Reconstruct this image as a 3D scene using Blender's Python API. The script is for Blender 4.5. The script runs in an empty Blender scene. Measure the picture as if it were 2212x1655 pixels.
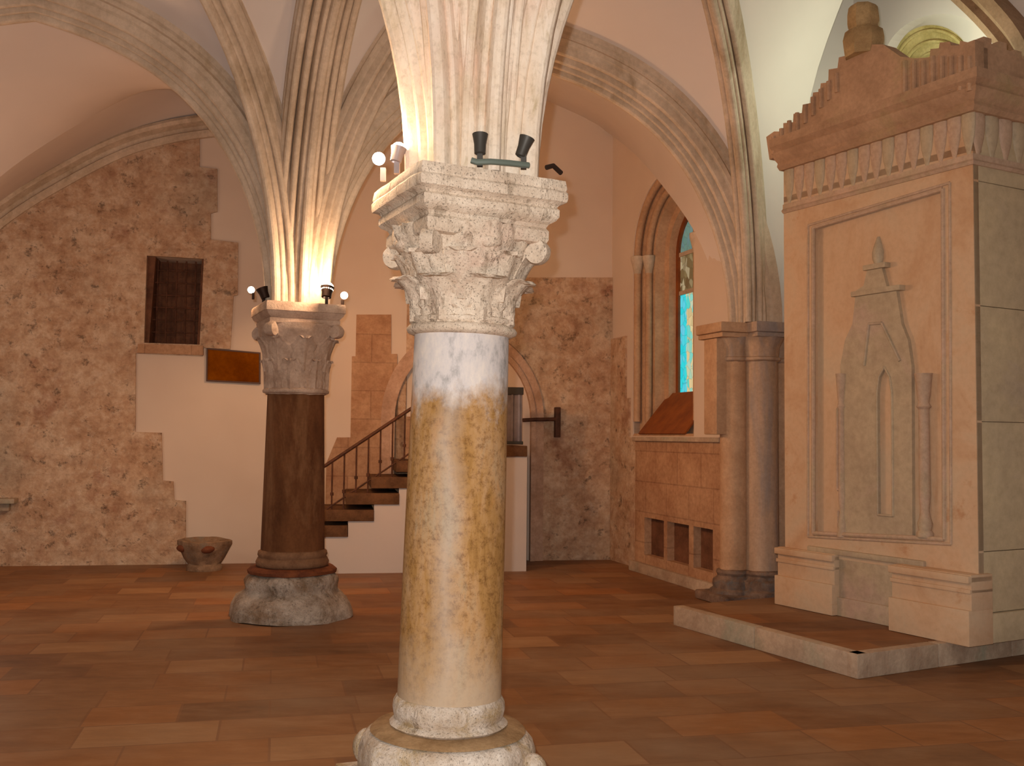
import bpy, bmesh, math, random
from mathutils import Vector, Matrix, noise
from mathutils.geometry import tessellate_polygon
random.seed(7)
C = bpy.context.scene.collection
V = Vector
PI = math.pi

# ------------------------------------------------------------------ camera
F_PX = 2200.0
cam_d = bpy.data.cameras.new('camera'); cam_d.sensor_width = 36.0
cam_d.lens = 36.0*F_PX/2212.0
cam_d.clip_start = 0.05
cam = bpy.data.objects.new('camera', cam_d); C.objects.link(cam)
PITCH, ROLL = math.radians(3.0), 0.010
EYE = V((0, 0, 1.6))
CM = Matrix.Translation(EYE) @ Matrix.Rotation(PI/2+PITCH, 4, 'X') @ Matrix.Rotation(ROLL, 4, 'Z')
cam.matrix_world = CM
bpy.context.scene.camera = cam
R3 = CM.to_3x3()
def ray(px, py): return (R3 @ V(((px-1106)/F_PX, -(py-827.5)/F_PX, -1))).normalized()
def at(px, py, Y):                       # survey point: depth Y in front of the camera station
    r = ray(px, py); return EYE + r*(Y/r.y)
def on(M, px, py, off=0.0):              # survey point on a wall frame, returned in the frame's own coordinates
    inv = M.inverted(); o = inv @ EYE; d = inv.to_3x3() @ ray(px, py)
    t = (off-o.z)/d.z; p = o+d*t
    return (p.x, p.y)

# ------------------------------------------------------------------ mesh helpers
def mesh_from(bm, name, mat, parent=None, M=None, smooth=True, angle=40):
    bmesh.ops.recalc_face_normals(bm, faces=bm.faces)
    me = bpy.data.meshes.new(name); bm.to_mesh(me); bm.free()
    if smooth:
        me.polygons.foreach_set('use_smooth', [True]*len(me.polygons))
        try: me.set_sharp_from_angle(angle=math.radians(angle))
        except Exception: pass
    if mat: me.materials.append(mat)
    o = bpy.data.objects.new(name, me); C.objects.link(o)
    if parent: o.parent = parent
    if M is not None: o.matrix_local = M
    return o
def empty(name, M):
    o = bpy.data.objects.new(name, None); C.objects.link(o)
    o.matrix_world = M if isinstance(M, Matrix) else Matrix.Translation(M)
    o.empty_display_size = 0.1
    return o
def tag(o, label, cat, group=None):
    o['label'] = label; o['category'] = cat
    if group: o['group'] = group
    return o
def struct(o, label=None):
    o['kind'] = 'structure'
    if label: o['label'] = label
    return o
def box(bm, x0, x1, y0, y1, z0, z1, M=None, bev=0.0):
    b = bm if bev == 0 else bmesh.new()
    vs = [b.verts.new((x, y, z)) for x in (x0, x1) for y in (y0, y1) for z in (z0, z1)]
    for f in ((0,1,3,2),(4,6,7,5),(0,4,5,1),(2,3,7,6),(0,2,6,4),(1,5,7,3)):
        b.faces.new([vs[i] for i in f])
    if bev:
        bmesh.ops.recalc_face_normals(b, faces=b.faces)
        bmesh.ops.bevel(b, geom=b.edges[:], offset=bev, segments=2, affect='EDGES', profile=0.6)
        merge(bm, b, M); b.free()
    elif M is not None:
        bmesh.ops.transform(bm, matrix=M, verts=vs)
def merge(bm, b, M=None):
    mp = {}
    for v in b.verts: mp[v] = bm.verts.new(M @ v.co if M is not None else v.co)
    for f in b.faces:
        try: bm.faces.new([mp[v] for v in f.verts])
        except Exception: pass
def lathe(bm, prof, n=48, c=(0, 0), rfun=None, cap=True):
    rings = []
    for r, z in prof:
        ring = []
        for i in range(n):
            a = 2*PI*i/n; rr = r*(rfun(a, z) if rfun else 1)
            ring.append(bm.verts.new((c[0]+rr*math.cos(a), c[1]+rr*math.sin(a), z)))
        rings.append(ring)
    for a, b in zip(rings, rings[1:]):
        for i in range(n): bm.faces.new((a[i], a[(i+1) % n], b[(i+1) % n], b[i]))
    if cap:
        bm.faces.new(rings[0][::-1]); bm.faces.new(rings[-1])
def sweep(bm, pts, sides, ups, prof, closed=False):
    n = len(prof); rings = []
    for p, s, u in zip(pts, sides, ups):
        rings.append([bm.verts.new(p + s*a + u*b) for a, b in prof])
    m = len(rings)
    for k in range(m if closed else m-1):
        A, B = rings[k], rings[(k+1) % m]
        for i in range(n): bm.faces.new((A[i], A[(i+1) % n], B[(i+1) % n], B[i]))
    if not closed:
        bm.faces.new(rings[0][::-1]); bm.faces.new(rings[-1])
def tube(bm, pts, r, n=10):
    pts = [V(p) for p in pts]
    prof = [(r*math.cos(2*PI*i/n), r*math.sin(2*PI*i/n)) for i in range(n)]
    S, U = [], []
    for i, p in enumerate(pts):
        t = (pts[min(i+1, len(pts)-1)]-pts[max(i-1, 0)]).normalized()
        ref = V((0, 0, 1)) if abs(t.z) < 0.9 else V((1, 0, 0))
        s = t.cross(ref).normalized(); S.append(s); U.append(s.cross(t).normalized())
    sweep(bm, pts, S, U, prof)
def loft(bm, A, B, n=8):
    rows = []
    for j in range(n+1):
        f = j/n; rows.append([bm.verts.new(a.lerp(b, f)) for a, b in zip(A, B)])
    for r0, r1 in zip(rows, rows[1:]):
        for i in range(len(r0)-1):
            try: bm.faces.new((r0[i], r0[i+1], r1[i+1], r1[i]))
            except Exception: pass
def slab(bm, poly, holes=(), z0=0.0, z1=0.1, M=None):
    loops = [list(poly)]+[list(h) for h in holes]
    flat = [p for l in loops for p in l]
    tris = tessellate_polygon([[V((p[0], p[1], 0)) for p in l] for l in loops])
    T = (lambda p: M @ V(p)) if M is not None else V
    top = [bm.verts.new(T((p[0], p[1], z1))) for p in flat]
    bot = [bm.verts.new(T((p[0], p[1], z0))) for p in flat]
    for a, b, c in tris:
        try: bm.faces.new((top[a], top[b], top[c])); bm.faces.new((bot[c], bot[b], bot[a]))
        except Exception: pass
    k = 0
    for l in loops:
        n = len(l)
        for i in range(n):
            a, b = k+i, k+(i+1) % n
            bm.faces.new((top[a], bot[a], bot[b], top[b]))
        k += n
def roughen(bm, amp, sc, seed=0):
    for v in bm.verts:
        v.co += noise.noise_vector(v.co*sc + V((seed, 0, 0)))*amp
def smooth_curve(pts, n=6):
    pts = [V(p) for p in pts]; out = []
    P = [pts[0]*2-pts[1]]+pts+[pts[-1]*2-pts[-2]]
    for i in range(1, len(P)-2):
        a, b, c, d = P[i-1], P[i], P[i+1], P[i+2]
        for k in range(n):
            t = k/n
            out.append(0.5*((2*b)+(c-a)*t+(2*a-5*b+4*c-d)*t*t+(3*b-a-3*c+d)*t**3))
    out.append(pts[-1]); return out
def resample(pts, n):
    L = [0]
    for a, b in zip(pts, pts[1:]): L.append(L[-1]+(b-a).length)
    out = []; j = 0
    for i in range(n):
        s = L[-1]*i/(n-1)
        while j < len(L)-2 and L[j+1] < s: j += 1
        d = L[j+1]-L[j]
        out.append(pts[j].lerp(pts[j+1], (s-L[j])/d if d else 0))
    return out

# ------------------------------------------------------------------ materials
def srgb(r, g, b):
    f = lambda c: ((c/255+0.055)/1.055)**2.4 if c/255 > 0.04045 else c/255/12.92
    return (f(r), f(g), f(b), 1)
class NT:
    def __init__(s, name):
        s.m = bpy.data.materials.new(name); s.m.use_nodes = True
        s.t = s.m.node_tree; s.t.nodes.clear()
        s.out = s.t.nodes.new('ShaderNodeOutputMaterial')
        s.b = s.t.nodes.new('ShaderNodeBsdfPrincipled')
        s.t.links.new(s.b.outputs[0], s.out.inputs[0])
        s.co = s.t.nodes.new('ShaderNodeTexCoord').outputs['Object']
    def n(s, typ, **kw):
        nd = s.t.nodes.new(typ)
        for k, v in kw.items():
            if k in nd.inputs.keys(): s.set(nd.inputs[k], v)
            else: setattr(nd, k, v)
        return nd
    def set(s, inp, v):
        if isinstance(v, bpy.types.NodeSocket): s.t.links.new(v, inp)
        else: inp.default_value = v
    def map(s, scale=(1, 1, 1), rot=(0, 0, 0), loc=(0, 0, 0), co=None):
        nd = s.n('ShaderNodeMapping'); s.set(nd.inputs['Vector'], co or s.co)
        nd.inputs['Scale'].default_value = scale; nd.inputs['Rotation'].default_value = rot
        nd.inputs['Location'].default_value = loc
        return nd.outputs[0]
    def noise(s, scale, detail=4, rough=0.6, vec=None, dist=0.0):
        nd = s.n('ShaderNodeTexNoise'); nd.inputs['Scale'].default_value = scale
        nd.inputs['Detail'].default_value = detail; nd.inputs['Roughness'].default_value = rough
        nd.inputs['Distortion'].default_value = dist
        s.set(nd.inputs['Vector'], vec or s.co); return nd.outputs['Fac']
    def ramp(s, fac, stops):
        nd = s.n('ShaderNodeValToRGB'); s.set(nd.inputs[0], fac)
        e = nd.color_ramp.elements
        while len(e) < len(stops): e.new(0.5)
        for el, (p, c) in zip(e, stops): el.position = p; el.color = c
        return nd.outputs[0]
    def mix(s, fac, a, b, mode='MIX'):
        nd = s.n('ShaderNodeMix', data_type='RGBA', blend_type=mode)
        s.set(nd.inputs[0], fac); s.set(nd.inputs[6], a); s.set(nd.inputs[7], b)
        return nd.outputs[2]
    def math(s, op, a, b=0.0, clamp=False):
        nd = s.n('ShaderNodeMath', operation=op); nd.use_clamp = clamp
        s.set(nd.inputs[0], a); s.set(nd.inputs[1], b); return nd.outputs[0]
    def sep(s, co=None):
        nd = s.n('ShaderNodeSeparateXYZ'); s.set(nd.inputs[0], co or s.co); return nd.outputs
    def bump(s, h, strength=0.3, dist=0.02, prev=None):
        nd = s.n('ShaderNodeBump'); nd.inputs['Strength'].default_value = strength
        nd.inputs['Distance'].default_value = dist; s.set(nd.inputs['Height'], h)
        if prev: s.set(nd.inputs['Normal'], prev)
        return nd.outputs[0]
    def done(s, col, rough=0.8, nrm=None, spec=0.3, metal=0.0):
        s.set(s.b.inputs['Base Color'], col); s.set(s.b.inputs['Roughness'], rough)
        s.b.inputs['Specular IOR Level'].default_value = spec
        s.b.inputs['Metallic'].default_value = metal
        if nrm: s.set(s.b.inputs['Normal'], nrm)
        return s.m
BW = [(0.0, (0, 0, 0, 1)), (1.0, (1, 1, 1, 1))]
def stone(name, c1, c2, c3=None, sc=3.0, stretch=(1, 1, 1), bump=0.35, dist=0.015, rough=0.8, pit=0.0):
    k = NT(name); v = k.map(stretch)
    a = k.noise(sc, 6, 0.65, v)
    col = k.ramp(a, [(0.32, srgb(*c2)), (0.66, srgb(*c1))])
    if c3:
        b = k.noise(sc*0.6, 5, 0.7, k.map(stretch, loc=(7, 3, 1)), 0.5)
        col = k.mix(k.ramp(b, [(0.52, (0, 0, 0, 1)), (0.68, (1, 1, 1, 1))]), col, srgb(*c3))
    f = k.noise(sc*9, 5, 0.7)
    col = k.mix(0.35, col, k.ramp(f, [(0.3, (0.45, 0.42, 0.38, 1)), (0.62, (1, 1, 1, 1))]), 'MULTIPLY')
    n = k.bump(a, bump, dist*1.5); n = k.bump(f, bump, dist, n)
    if pit:
        cr = k.noise(13, 4, 0.7, k.map((1, 1, 0.4), loc=(6, 2, 0)))
        crr = k.ramp(cr, [(0.33, (0.42, 0.38, 0.33, 1)), (0.44, (1, 1, 1, 1))])  # dark streaks in the colour imitate shade in carved crevices
        col = k.mix(0.6, col, crr, 'MULTIPLY'); n = k.bump(crr, 0.5, 0.012, n)
        q = k.noise(sc*22, 2, 0.5)
        pr = k.ramp(q, [(0.30, (0, 0, 0, 1)), (0.40, (1, 1, 1, 1))])
        n = k.bump(pr, pit, 0.008, n); col = k.mix(0.5, col, pr, 'MULTIPLY')
    return k.done(col, rough, n)
def plain(name, c, rough=0.6, metal=0.0, c2=None, sc=8):
    k = NT(name)
    if c2: return k.done(k.ramp(k.noise(sc, 4), [(0.35, srgb(*c2)), (0.65, srgb(*c))]), rough, k.bump(k.noise(sc*4, 3), 0.1, 0.004), 0.4, metal)
    return k.done(srgb(*c), rough, None, 0.4, metal)
def glow(name, c, s):
    k = NT(name); k.b.inputs['Emission Color'].default_value = c; k.b.inputs['Emission Strength'].default_value = s
    return k.done(c, 0.4)

def mat_plaster(name, c1, c2):
    k = NT(name)
    a = k.noise(0.7, 3, 0.5); f = k.noise(30, 4, 0.6)
    return k.done(k.ramp(a, [(0.3, srgb(*c2)), (0.7, srgb(*c1))]), 0.85, k.bump(f, 0.08, 0.003, k.bump(a, 0.1, 0.03)), 0.2)
M_PLASTER = mat_plaster('pinkish_plaster', (220, 202, 184), (208, 188, 170))
M_VAULT = mat_plaster('vault_plaster', (224, 212, 204), (212, 200, 192))
M_WHITE = mat_plaster('white_plaster', (206, 194, 186), (192, 182, 174))

def mat_masonry():
    k = NT('old_coursed_masonry')
    w = k.noise(1.5, 3, 0.6)
    vec = k.n('ShaderNodeVectorMath', operation='ADD'); k.set(vec.inputs[0], k.co)
    sc = k.n('ShaderNodeVectorMath', operation='SCALE'); k.set(sc.inputs[0], k.n('ShaderNodeTexNoise', Scale=1.6).outputs['Color']); sc.inputs['Scale'].default_value = 0.26
    k.set(vec.inputs[1], sc.outputs[0])
    br = k.n('ShaderNodeTexBrick'); k.set(br.inputs['Vector'], vec.outputs[0])
    br.offset = 0.42; br.squash = 1.3; br.squash_frequency = 3
    br.inputs['Scale'].default_value = 1.0; br.inputs['Brick Width'].default_value = 0.62
    br.inputs['Row Height'].default_value = 0.31; br.inputs['Mortar Size'].default_value = 0.012
    br.inputs['Mortar Smooth'].default_value = 0.5; br.inputs['Bias'].default_value = 0.0
    br.inputs['Color1'].default_value = srgb(210, 180, 150); br.inputs['Color2'].default_value = srgb(180, 146, 116)
    br.inputs['Mortar'].default_value = srgb(172, 140, 112)
    a = k.noise(2.2, 7, 0.72, None, 0.6)
    col = k.mix(0.74, br.outputs[0], k.ramp(a, [(0.32, srgb(140, 102, 80)), (0.46, srgb(192, 156, 128)), (0.66, srgb(222, 200, 176))]))
    m2 = k.noise(6.5, 5, 0.75, k.map((1, 1, 1), loc=(9, 1, 0)))
    col = k.mix(0.42, col, k.ramp(m2, [(0.32, srgb(140, 96, 66)), (0.5, srgb(190, 156, 124)), (0.66, srgb(226, 206, 182))]))
    g = k.noise(0.55, 4, 0.6, k.map((1, 1, 1), loc=(4.2, 1.3, 0)))
    col = k.mix(k.ramp(g, [(0.52, (0, 0, 0, 1)), (0.70, (0.55, 0.55, 0.55, 1))]), col, srgb(168, 158, 140))
    r = k.noise(1.4, 5, 0.7, k.map((1, 1, 1), loc=(1.2, 8.3, 0)))
    col = k.mix(k.ramp(r, [(0.58, (0, 0, 0, 1)), (0.70, (0.6, 0.6, 0.6, 1))]), col, srgb(136, 78, 58))
    f = k.noise(16, 6, 0.75)
    col = k.mix(0.40, col, k.ramp(f, [(0.30, (0.35, 0.3, 0.27, 1)), (0.52, (1, 1, 1, 1))]), 'MULTIPLY')
    q = k.noise(7, 4, 0.75, k.map((1, 1, 1), loc=(3, 3, 0)))
    pr = k.ramp(q, [(0.30, (0, 0, 0, 1)), (0.42, (1, 1, 1, 1))])
    col = k.mix(0.55, col, pr, 'MULTIPLY')
    n = k.bump(br.outputs['Fac'], -0.12, 0.010)
    n = k.bump(a, 0.6, 0.05, n); n = k.bump(f, 0.5, 0.012, n); n = k.bump(pr, 0.5, 0.025, n)
    return k.done(col, 0.9, n, 0.15)
M_MASON = mat_masonry()

def mat_tanmason():
    k = NT('smooth_tan_masonry')
    br = k.n('ShaderNodeTexBrick'); k.set(br.inputs['Vector'], k.co)
    br.offset = 0.5; br.inputs['Scale'].default_value = 1.0; br.inputs['Brick Width'].default_value = 0.55
    br.inputs['Row Height'].default_value = 0.36; br.inputs['Mortar Size'].default_value = 0.008
    br.inputs['Color1'].default_value = srgb(188, 148, 112); br.inputs['Color2'].default_value = srgb(172, 132, 100)
    br.inputs['Mortar'].default_value = srgb(140, 104, 78)
    a = k.noise(2.5, 6, 0.7)
    col = k.mix(0.5, br.outputs[0], k.ramp(a, [(0.35, srgb(150, 104, 78)), (0.66, srgb(200, 164, 132))]))
    f = k.noise(20, 5, 0.7)
    col = k.mix(0.35, col, k.ramp(f, [(0.3, (0.5, 0.45, 0.4, 1)), (0.6, (1, 1, 1, 1))]), 'MULTIPLY')
    return k.done(col, 0.88, k.bump(f, 0.35, 0.008, k.bump(br.outputs['Fac'], -0.3, 0.01)), 0.15)
M_TAN = mat_tanmason()

def mat_floor():
    k = NT('polished_flagstones')
    v = k.map((1, 1, 1), (0, 0, math.radians(-13)))
    br = k.n('ShaderNodeTexBrick'); k.set(br.inputs['Vector'], v)
    br.offset = 0.37; br.squash = 0.7; br.squash_frequency = 3; br.offset_frequency = 2
    br.inputs['Scale'].default_value = 1.0; br.inputs['Brick Width'].default_value = 0.72
    br.inputs['Row Height'].default_value = 0.40; br.inputs['Mortar Size'].default_value = 0.008
    br.inputs['Mortar Smooth'].default_value = 0.4; br.inputs['Bias'].default_value = 0.0
    br.inputs['Color1'].default_value = (0, 0, 0, 1); br.inputs['Color2'].default_value = (1, 1, 1, 1)
    br.inputs['Mortar'].default_value = (0.35, 0.35, 0.35, 1)
    tile = k.ramp(br.outputs[0], [(0.0, srgb(92, 56, 30)), (0.3, srgb(150, 94, 46)), (0.5, srgb(120, 84, 54)), (0.72, srgb(94, 54, 28)), (1.0, srgb(160, 118, 78))])
    a = k.noise(1.1, 5, 0.6, v); g = k.noise(3.2, 5, 0.7, k.map((0.8, 2.0, 1), (0, 0, math.radians(-13)), (3, 5, 0)))
    col = k.mix(0.34, tile, k.ramp(g, [(0.3, srgb(90, 56, 30)), (0.5, srgb(138, 94, 54)), (0.70, srgb(166, 130, 94))]))
    gy = k.ramp(k.noise(0.45, 4, 0.6, k.map((1, 1, 1), (0, 0, 0), (2.0, 0.0, 0))), [(0.48, (0, 0, 0, 1)), (0.64, (0.5, 0.5, 0.5, 1))])
    col = k.mix(gy, col, srgb(140, 116, 92))
    col = k.mix(k.math('MULTIPLY', br.outputs['Fac'], 0.5), col, srgb(96, 62, 42))
    ro = k.ramp(a, [(0.3, (0.42, 0.42, 0.42, 1)), (0.7, (0.62, 0.62, 0.62, 1))])
    n = k.bump(br.outputs['Fac'], -0.3, 0.006); n = k.bump(g, 0.12, 0.01, n)
    return k.done(col, ro, n, 0.35)
M_FLOOR = mat_floor()

M_RIB = stone('rib_stone', (220, 200, 178), (186, 164, 140), (172, 150, 122), 2.2, (1, 1, 0.5), 0.3)
def mat_frontrib():
    k = NT('pale_rib_stone')
    a = k.noise(5, 6, 0.7, k.map((1, 1, 0.35)))
    col = k.ramp(a, [(0.30, srgb(190, 168, 134)), (0.48, srgb(226, 206, 182)), (0.7, srgb(236, 222, 204))])
    s = k.noise(7, 5, 0.75, k.map((1, 1, 0.25), loc=(2, 1, 0)), 0.4)
    col = k.mix(k.ramp(s, [(0.56, (0, 0, 0, 1)), (0.68, (0.7, 0.7, 0.7, 1))]), col, srgb(172, 150, 108))
    p = k.noise(2.5, 3, 0.6, k.map((1, 1, 1), loc=(5, 5, 5)))
    col = k.mix(k.ramp(p, [(0.5, (0, 0, 0, 1)), (0.7, (0.5, 0.5, 0.5, 1))]), col, srgb(222, 190, 172))
    f = k.noise(40, 4, 0.7)
    col = k.mix(0.4, col, k.ramp(f, [(0.28, (0.5, 0.46, 0.4, 1)), (0.5, (1, 1, 1, 1))]), 'MULTIPLY')
    return k.done(col, 0.8, k.bump(f, 0.4, 0.006, k.bump(a, 0.4, 0.02)), 0.2)
M_RIBF = mat_frontrib()
M_CAPF = stone('pale_carved_limestone', (232, 214, 192), (204, 182, 158), (214, 186, 164), 6, (1, 1, 1), 0.55, 0.012, 0.75, 0.5)
M_CAPR = stone('greyish_carved_limestone', (206, 180, 160), (168, 140, 120), None, 6, (1, 1, 1), 0.5, 0.012)
M_BASEF = stone('scuffed_base_limestone', (230, 216, 200), (186, 162, 136), (176, 146, 96), 7, (1, 1, 1), 0.6, 0.012, 0.7, 0.4)
M_BASER = stone('mottled_base_stone', (206, 190, 174), (124, 102, 80), (140, 108, 76), 5, (1, 1, 1), 0.8, 0.02, 0.7, 0.4)
M_BROWNRING = stone('rusty_brown_stone', (132, 74, 40), (84, 40, 22), None, 8)
def mat_shaftF():
    k = NT('golden_veined_marble')
    x, y, z = k.sep()
    st = k.noise(5.5, 6, 0.7, k.map((1, 1, 0.28)), 0.5)
    gold = k.ramp(st, [(0.30, srgb(138, 98, 50)), (0.45, srgb(168, 126, 74)), (0.56, srgb(182, 142, 98)), (0.68, srgb(172, 148, 116))])
    fl = k.noise(30, 8, 0.85)
    gold = k.mix(0.75, gold, k.ramp(fl, [(0.34, srgb(128, 92, 52)), (0.52, (1, 1, 1, 1))]), 'MULTIPLY')
    orp = k.ramp(k.noise(3.4, 4, 0.6, k.map((1, 1, 0.5), loc=(9, 2, 4))), [(0.60, (0, 0, 0, 1)), (0.70, (0.7, 0.7, 0.7, 1))])
    gold = k.mix(orp, gold, srgb(196, 130, 62))
    # grey worn vein running down the shaft
    xv = k.math('ADD', x, k.math('MULTIPLY', k.math('SUBTRACT', k.noise(2.2, 4, 0.6, k.map((0, 0, 1))), 0.5), 0.22))
    vein = k.math('ABSOLUTE', k.math('SUBTRACT', xv, -0.02))
    vm = k.ramp(k.math('ADD', vein, k.math('MULTIPLY', k.noise(12, 4), 0.05)), [(0.02, (0.5, 0.5, 0.5, 1)), (0.11, (0, 0, 0, 1))])
    gold = k.mix(vm, gold, srgb(190, 176, 162))
    wn = k.math('ADD', z, k.math('MULTIPLY', k.math('SUBTRACT', k.noise(4.5, 6, 0.7, k.map((1, 1, 0.8))), 0.5), 0.55))
    white = k.ramp(k.noise(9, 6, 0.75, k.map((1, 1, 0.5))), [(0.32, srgb(150, 146, 142)), (0.48, srgb(204, 196, 192)), (0.66, srgb(224, 212, 200))])
    wm = k.ramp(k.math('SUBTRACT', wn, 1.29), [(0.42, (0, 0, 0, 1)), (0.56, (1, 1, 1, 1))])
    col = k.mix(wm, gold, white)
    low = k.ramp(k.math('SUBTRACT', 1.0, wn), [(0.22, (0, 0, 0, 1)), (0.55, (0.75, 0.75, 0.75, 1))])
    col = k.mix(low, col, srgb(190, 168, 142))
    n = k.bump(fl, 0.25, 0.004, k.bump(st, 0.25, 0.01))
    return k.done(col, 0.72, n, 0.08)
M_SHAFTF = mat_shaftF()
M_SHAFTR = stone('dark_brown_granite', (120, 76, 44), (80, 46, 22), (132, 92, 60), 4, (1, 1, 0.3), 0.15, 0.006, 0.95)
M_PIER = stone('grey_veined_pier_stone', (206, 174, 146), (174, 144, 118), (148, 140, 138), 3.0, (1, 1, 0.18), 0.3, 0.01, 0.6)
M_PIERBASE = stone('dark_worn_pier_base', (150, 124, 106), (92, 68, 54), (104, 104, 104), 6, (1, 1, 1), 0.5)
M_PIERARCH = stone('orange_tan_pier_stone', (206, 168, 134), (180, 140, 106), None, 3)
def mat_canopy():
    k = NT('tan_veined_marble')
    a = k.noise(1.6, 6, 0.6, k.map((1, 1, 0.5)), 0.8)
    col = k.ramp(a, [(0.3, srgb(190, 150, 114)), (0.5, srgb(204, 172, 140)), (0.7, srgb(200, 178, 150))])
    b = k.noise(3.0, 5, 0.7, k.map((1, 1, 0.12), loc=(3, 0, 0)))
    col = k.mix(k.ramp(b, [(0.60, (0, 0, 0, 1)), (0.72, (0.6, 0.6, 0.6, 1))]), col, srgb(176, 116, 66))
    f = k.noise(24, 4, 0.6)
    col = k.mix(0.2, col, k.ramp(f, [(0.3, (0.6, 0.55, 0.5, 1)), (0.6, (1, 1, 1, 1))]), 'MULTIPLY')
    return k.done(col, 0.6, k.bump(f, 0.2, 0.004, k.bump(a, 0.2, 0.01)), 0.3)
M_CAN = mat_canopy()
M_CANG = stone('greyish_green_marble', (192, 174, 146), (170, 152, 128), (186, 162, 144), 2, (1, 1, 0.3), 0.15, 0.006, 0.6)
M_CANB = stone('olive_grey_marble', (204, 184, 148), (182, 164, 136), (178, 160, 144), 1.2, (1, 1, 1), 0.15, 0.006, 0.6)
M_CANTOP = stone('brown_weathered_marble', (192, 156, 126), (164, 130, 102), (174, 148, 112), 3, (1, 1, 1), 0.3)
M_CANLT = stone('pinkish_grey_marble', (202, 172, 150), (180, 154, 128), (188, 168, 138), 3, (1, 1, 1), 0.2)
M_KERB = stone('pale_kerb_stone', (198, 176, 152), (160, 134, 112), (164, 156, 134), 3, (1, 1, 1), 0.4)
M_IRON = plain('dark_iron', (52, 34, 24), 0.6, 0.5)
M_RUST = plain('rusty_brown_iron', (96, 58, 38), 0.7, 0.2, (66, 38, 24), 12)
M_TREAD = stone('dark_tread_stone', (118, 82, 52), (78, 50, 28), None, 6)
M_GREYMETAL = plain('brushed_grey_metal', (150, 138, 136), 0.45, 0.3, (112, 100, 100), 3)
M_DARKMETAL = plain('dark_grey_metal', (70, 66, 60), 0.5, 0.4)
M_GREENPIPE = plain('green_grey_conduit', (96, 106, 96), 0.6, 0.0)
M_PLAQUE = stone('dark_wood_plaque', (134, 74, 10), (104, 52, 6), None, 3, (1, 1, 1), 0.1, 0.003, 1.0)
M_PLAQUE.node_tree.nodes['Principled BSDF'].inputs['Specular IOR Level'].default_value = 0.0
M_PLAQUEF = plain('darker_plaque_frame', (74, 40, 12), 0.5)
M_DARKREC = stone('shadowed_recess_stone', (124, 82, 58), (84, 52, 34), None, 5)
M_BASIN = stone('weathered_basin_stone', (170, 140, 112), (118, 88, 64), (140, 128, 112), 8, (1, 1, 1), 0.6)
M_BASINR = stone('reddish_basin_hollow', (132, 76, 48), (92, 48, 28), None, 8)
M_GROUT = plain('orange_frame_wood', (150, 82, 30), 0.6, 0.0, (120, 60, 22), 5)
M_BULB = glow('hot_bulb', (1.0, 0.86, 0.62, 1), 28.0)
M_BULBW = glow('white_bulb', (1.0, 0.93, 0.84, 1), 16.0)
M_BULBS = glow('small_bulb', (1.0, 0.84, 0.70, 1), 5.0)
def mat_glass(kind):
    k = NT('stained_glass_'+kind)
    vo = k.n('ShaderNodeTexVoronoi', feature='F1'); vo.inputs['Scale'].default_value = 14.0
    k.set(vo.inputs['Vector'], k.map((1, 0.7, 1)))
    cell = k.sep(vo.outputs['Color'])[0]
    vd = k.n('ShaderNodeTexVoronoi', feature='DISTANCE_TO_EDGE'); vd.inputs['Scale'].default_value = 14.0
    k.set(vd.inputs['Vector'], k.map((1, 0.7, 1)))
    if kind == 'cyan':
        x, y, z = k.sep()
        tan = k.ramp(cell, [(0.0, srgb(190, 168, 120)), (0.35, srgb(214, 190, 140)), (0.6, srgb(60, 200, 190)), (0.8, srgb(176, 196, 170)), (1.0, srgb(224, 190, 130))])
        nz = k.math('MULTIPLY', k.math('SUBTRACT', k.noise(6, 3), 0.5), 0.16)
        msk = k.ramp(k.math('ADD', k.math('SUBTRACT', x, 1.19), nz), [(0.0, (0, 0, 0, 1)), (0.03, (1, 1, 1, 1))])
        col = k.mix(msk, k.ramp(cell, [(0, srgb(20, 196, 206)), (0.6, srgb(40, 204, 210)), (1, srgb(96, 190, 214))]), tan)
        st = 1.1
    elif kind == 'pale':
        col = k.ramp(cell, [(0, srgb(84, 150, 142)), (0.5, srgb(130, 160, 142)), (1, srgb(120, 156, 160))]); st = 0.6
    else:
        col = k.ramp(cell, [(0, srgb(120, 88, 52)), (0.55, srgb(150, 124, 80)), (0.8, srgb(226, 204, 160)), (1, srgb(130, 100, 62))]); st = 0.6
    lead = k.ramp(vd.outputs['Distance'], [(0.02, (0.25, 0.25, 0.25, 1)), (0.06, (1, 1, 1, 1))])
    col = k.mix(0.35, col, lead, 'MULTIPLY')
    k.set(k.b.inputs['Emission Color'], col); k.b.inputs['Emission Strength'].default_value = st  # daylight through the panes is put in as their own emission
    return k.done((0.02, 0.02, 0.02, 1), 0.3)
M_GCY, M_GPL, M_GTN = mat_glass('cyan'), mat_glass('pale'), mat_glass('tan')
M_LUN = stone('yellow_green_niche_plaster', (226, 204, 142), (176, 154, 90), (208, 188, 128), 4, (1, 1, 1), 0.4)

# ------------------------------------------------------------------ grid of the hall
FC = V((-0.19, 4.60, 0)); RC = V((-1.93, 9.10, 0)); PC = V((2.44, 10.2, 0))
v_ = PC-RC; u_ = RC-FC
FR, FL, RL = FC+v_, FC-v_, RC-v_
ZS = 2.74
def wallM(o, d):
    d = V((d[0], d[1], 0)).normalized(); y = V((0, 0, 1)); z = d.cross(y)
    return Matrix(((d.x, y.x, z.x, o[0]), (d.y, y.y, z.y, o[1]), (d.z, y.z, z.z, 0), (0, 0, 0, 1)))
BD = V((1, 0.17, 0)).normalized()
MB = wallM((-6.13, 12.2), BD)                    # back wall
C1 = V((1.32, 12.2+0.17*7.45, 0))
RD = V((0.298, -0.954, 0)).normalized()
MR = wallM(C1, RD)                               # right wall behind the pier

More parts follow.
